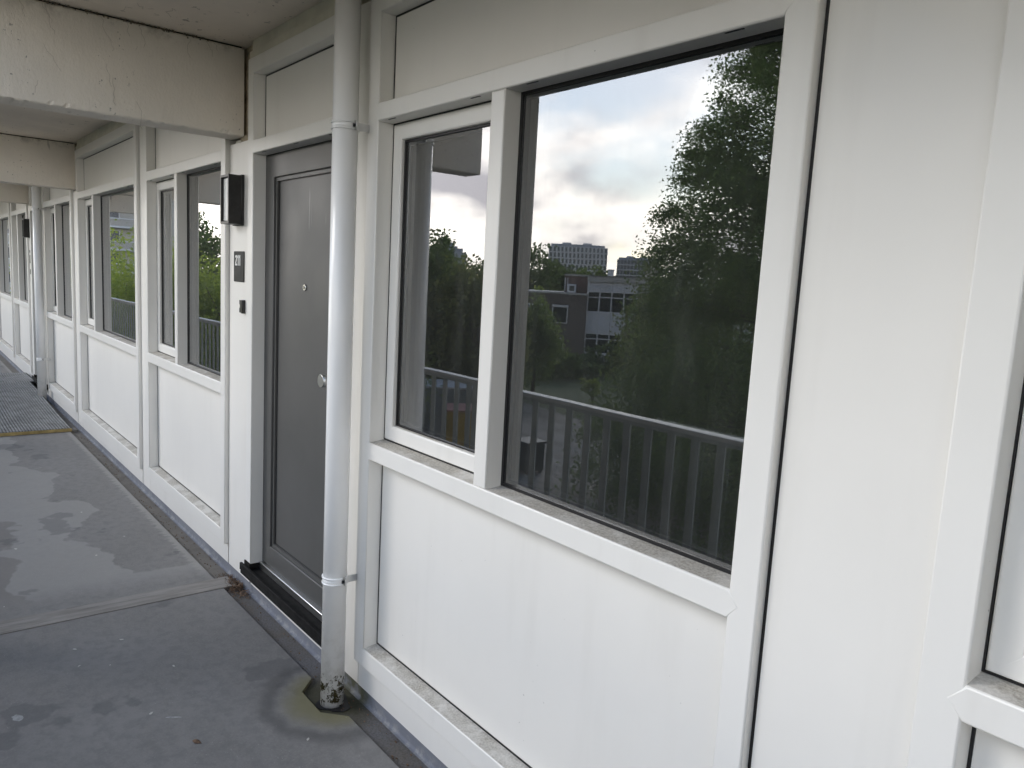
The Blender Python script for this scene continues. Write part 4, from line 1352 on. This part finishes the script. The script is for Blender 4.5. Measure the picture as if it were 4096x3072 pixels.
def chimney(az, w, h, label, mat, v=4.0):
    x0, x1 = UU(ang2u(az) - w / 2, ang2u(az) + w / 2)
    zz = e2z(0.66) + 0.105
    o = rot_empty('roof_chimney', hc + Vector((0, 0, zz)), hv, label, 'chimney', 'chimneys on the grey building')
    s = lbox('stack', o, x0, x1, v, v + w, 0, h, mat)
    lbox('cap', o, x0 - .06, x1 + .06, v - .06, v + w + .06, h + .002, h + .1, mat)
chimney(43.75, 0.55, 0.55, 'small pale chimney mirrored in the middle of the flat roof', 'block_white')
chimney(40.5, 1.25, 1.1, 'larger beige chimney block mirrored farther right on the flat roof', 'chimney_pale')

# --- office blocks on the skyline
def office(label, azl, azr, d, eltop, cols, rows, wall, style, group='office blocks on the skyline'):
    azc = 0.5 * (azl + azr)
    c = far(azc, d); a_ = R(azc)
    v = Vector((-math.sin(a_), -math.cos(a_), 0))
    o = rot_empty('office_block', c, v, label, 'office block', group)
    W = d * math.tan(R(azl - azr) / 2); Hh = d * math.tan(R(eltop)) + 7.0
    lbox('wall', o, -W, W, 0.5, 14, 0, Hh, wall)
    lbox('parapet', o, -W * .9, W * .93, 1.5, 12, Hh + .01, Hh + 1.1, 'block_grey')
    lbox('plant_room', o, -W * .45, -W * .15, 3, 9, Hh + 1.12, Hh + 1.9, 'block_white')
    lbox('plant_room', o, W * .25, W * .55, 3, 9, Hh + 1.12, Hh + 1.9, 'block_white')
    sh = Hh / rows; cw = 2 * W / cols
    for r_ in range(rows):
        if r_ * sh < Hh * 0.22: continue
        lbox('floor_band', o, -W - .1, W + .1, 0.2, 0.5, r_ * sh - .18, r_ * sh + .18, 'block_white')
        for k in range(cols):
            sf = (0.22 * ((r_ * 7 + k * 3) % 3) / 2) if style else 0.1
            ww = cw * (0.52 if style else 0.74)
            xx = -W + cw * k + sf * cw + 0.05
            lbox('window', o, xx, xx + ww, 0.38, 0.47, r_ * sh + .35, (r_ + 1) * sh - .3, 'block_glass')
    return o
office('white office block with staggered windows on the mirrored skyline', 48.43, 44.05, 350, 2.80, 15, 9, 'block_white', True)
office('blue grey office block with a glass grid, mirrored right of the white one', 43.3, 40.25, 380, 2.0, 12, 8, 'block_grey', False)
for az, w, h, lab in ((56.0, 12, 17, 'tiny grey tower mirrored above the sash trees'), (55.2, 10, 14, 'tiny low tower mirrored beside the grey one')):
    o = rot_empty('distant_tower', far(az, 420), Vector((-math.sin(R(az)), -math.cos(R(az)), 0)), lab, 'tower', 'towers far away')
    lbox('wall', o, -w / 2, w / 2, 0, 10, 0, h + 7, 'block_grey')
    lbox('roof', o, -w / 2 + 2, w / 2 - 2, 2, 8, h + 7.01, h + 9, 'block_grey')

# --- wing of flats at the end, mirrored in the second window
wing = empty('flats_wing', (-105, -20, GZ), 'pale block of flats with balconies mirrored in the second window', 'apartment building')
wy0, wy1 = -27.5, 24.0
bm = bmesh.new(); add_box(bm, -117, -105, wy0, wy1, GZ, GZ + 22)
mesh_obj('wall', bm, 'wing_wall', wing)
for f in range(8):
    zf = GZ + 2.75 * f
    if zf > GZ + 20: break
    for k in range(9):
        yy = wy0 + 1.2 + k * 5.6
        if yy > 6: continue
        bm = bmesh.new(); add_box(bm, -104.98, -104.85, yy, yy + 2.6, zf + 0.9, zf + 2.35)
        w = mesh_obj('window', bm, 'block_white', wing)
        bm = bmesh.new(); add_box(bm, -104.84, -104.80, yy + .12, yy + 1.2, zf + 1.0, zf + 2.25); add_box(bm, -104.84, -104.80, yy + 1.35, yy + 2.48, zf + 1.0, zf + 2.25)
        mesh_obj('pane', bm, 'block_glass', w)
    if f: 
        bm = bmesh.new(); add_box(bm, -104.97, -103.6, wy0 + 5, wy1, zf - .12, zf + .1); add_box(bm, -103.7, -103.6, wy0 + 5, wy1, zf + .95, zf + 1.05)
        mesh_obj('balcony', bm, 'block_white', wing)

# --- site containers, skip, bin on the track
def container(name, label, cat, az, d, L, W, H, mat, roof, ang):
    c = far(az, d)
    o = empty(name, c, label, cat)
    o.rotation_euler = (0, 0, R(ang))
    lbox('body', o, -L / 2, L / 2, -W / 2, W / 2, 0.05, H, mat)
    bm = bmesh.new()
    n = int(L / 0.28)
    for i in range(n):
        x = -L / 2 + L * (i + 0.25) / n
        for s in (-1, 1):
            ys = sorted((s * W / 2, s * (W / 2 + 0.035)))
            add_box(bm, x, x + L / n * 0.5, ys[0], ys[1], 0.1, H - 0.08)
    local_obj('corrugation', o, bm, mat)['kind'] = 'stuff'
    lbox('roof', o, -L / 2 - .03, L / 2 + .03, -W / 2 - .05, W / 2 + .05, H + .003, H + .08, roof)
    return o
container('site_container', 'grey site container with a pale roof mirrored low in the opening sash', 'container', 55.3, 34, 3.2, 2.3, 2.2, 'container_grey', 'container_roof', -55)
container('site_skip', 'yellow skip with a reddish cover mirrored beside the grey container', 'skip', 53.0, 30.5, 2.7, 1.7, 1.75, 'skip_yellow', 'skip_red', -53)
b = empty('wheelie_bin', far(49.0, 27.5), 'dark bin standing on the track, mirrored low behind the balustrade', 'bin')
bx_, by_, bz_ = b.location
bm = bmesh.new(); add_box(bm, bx_ - .45, bx_ + .45, by_ - .4, by_ + .4, bz_ + .12, bz_ + 1.15, 0.04)
mesh_obj('body', bm, 'bin_dark', b)
bm = bmesh.new(); add_box(bm, bx_ - .5, bx_ + .5, by_ - .45, by_ + .45, bz_ + 1.154, bz_ + 1.24, 0.02)
mesh_obj('lid', bm, 'bin_dark', b)
bm = bmesh.new()
for sx in (-.35, .35):
    for sy in (-.3, .3): add_tube(bm, (bx_ + sx - .03, by_ + sy, bz_ + .07), (bx_ + sx + .03, by_ + sy, bz_ + .07), .07, .07, 8)
mesh_obj('wheels', bm, 'bin_dark', b)
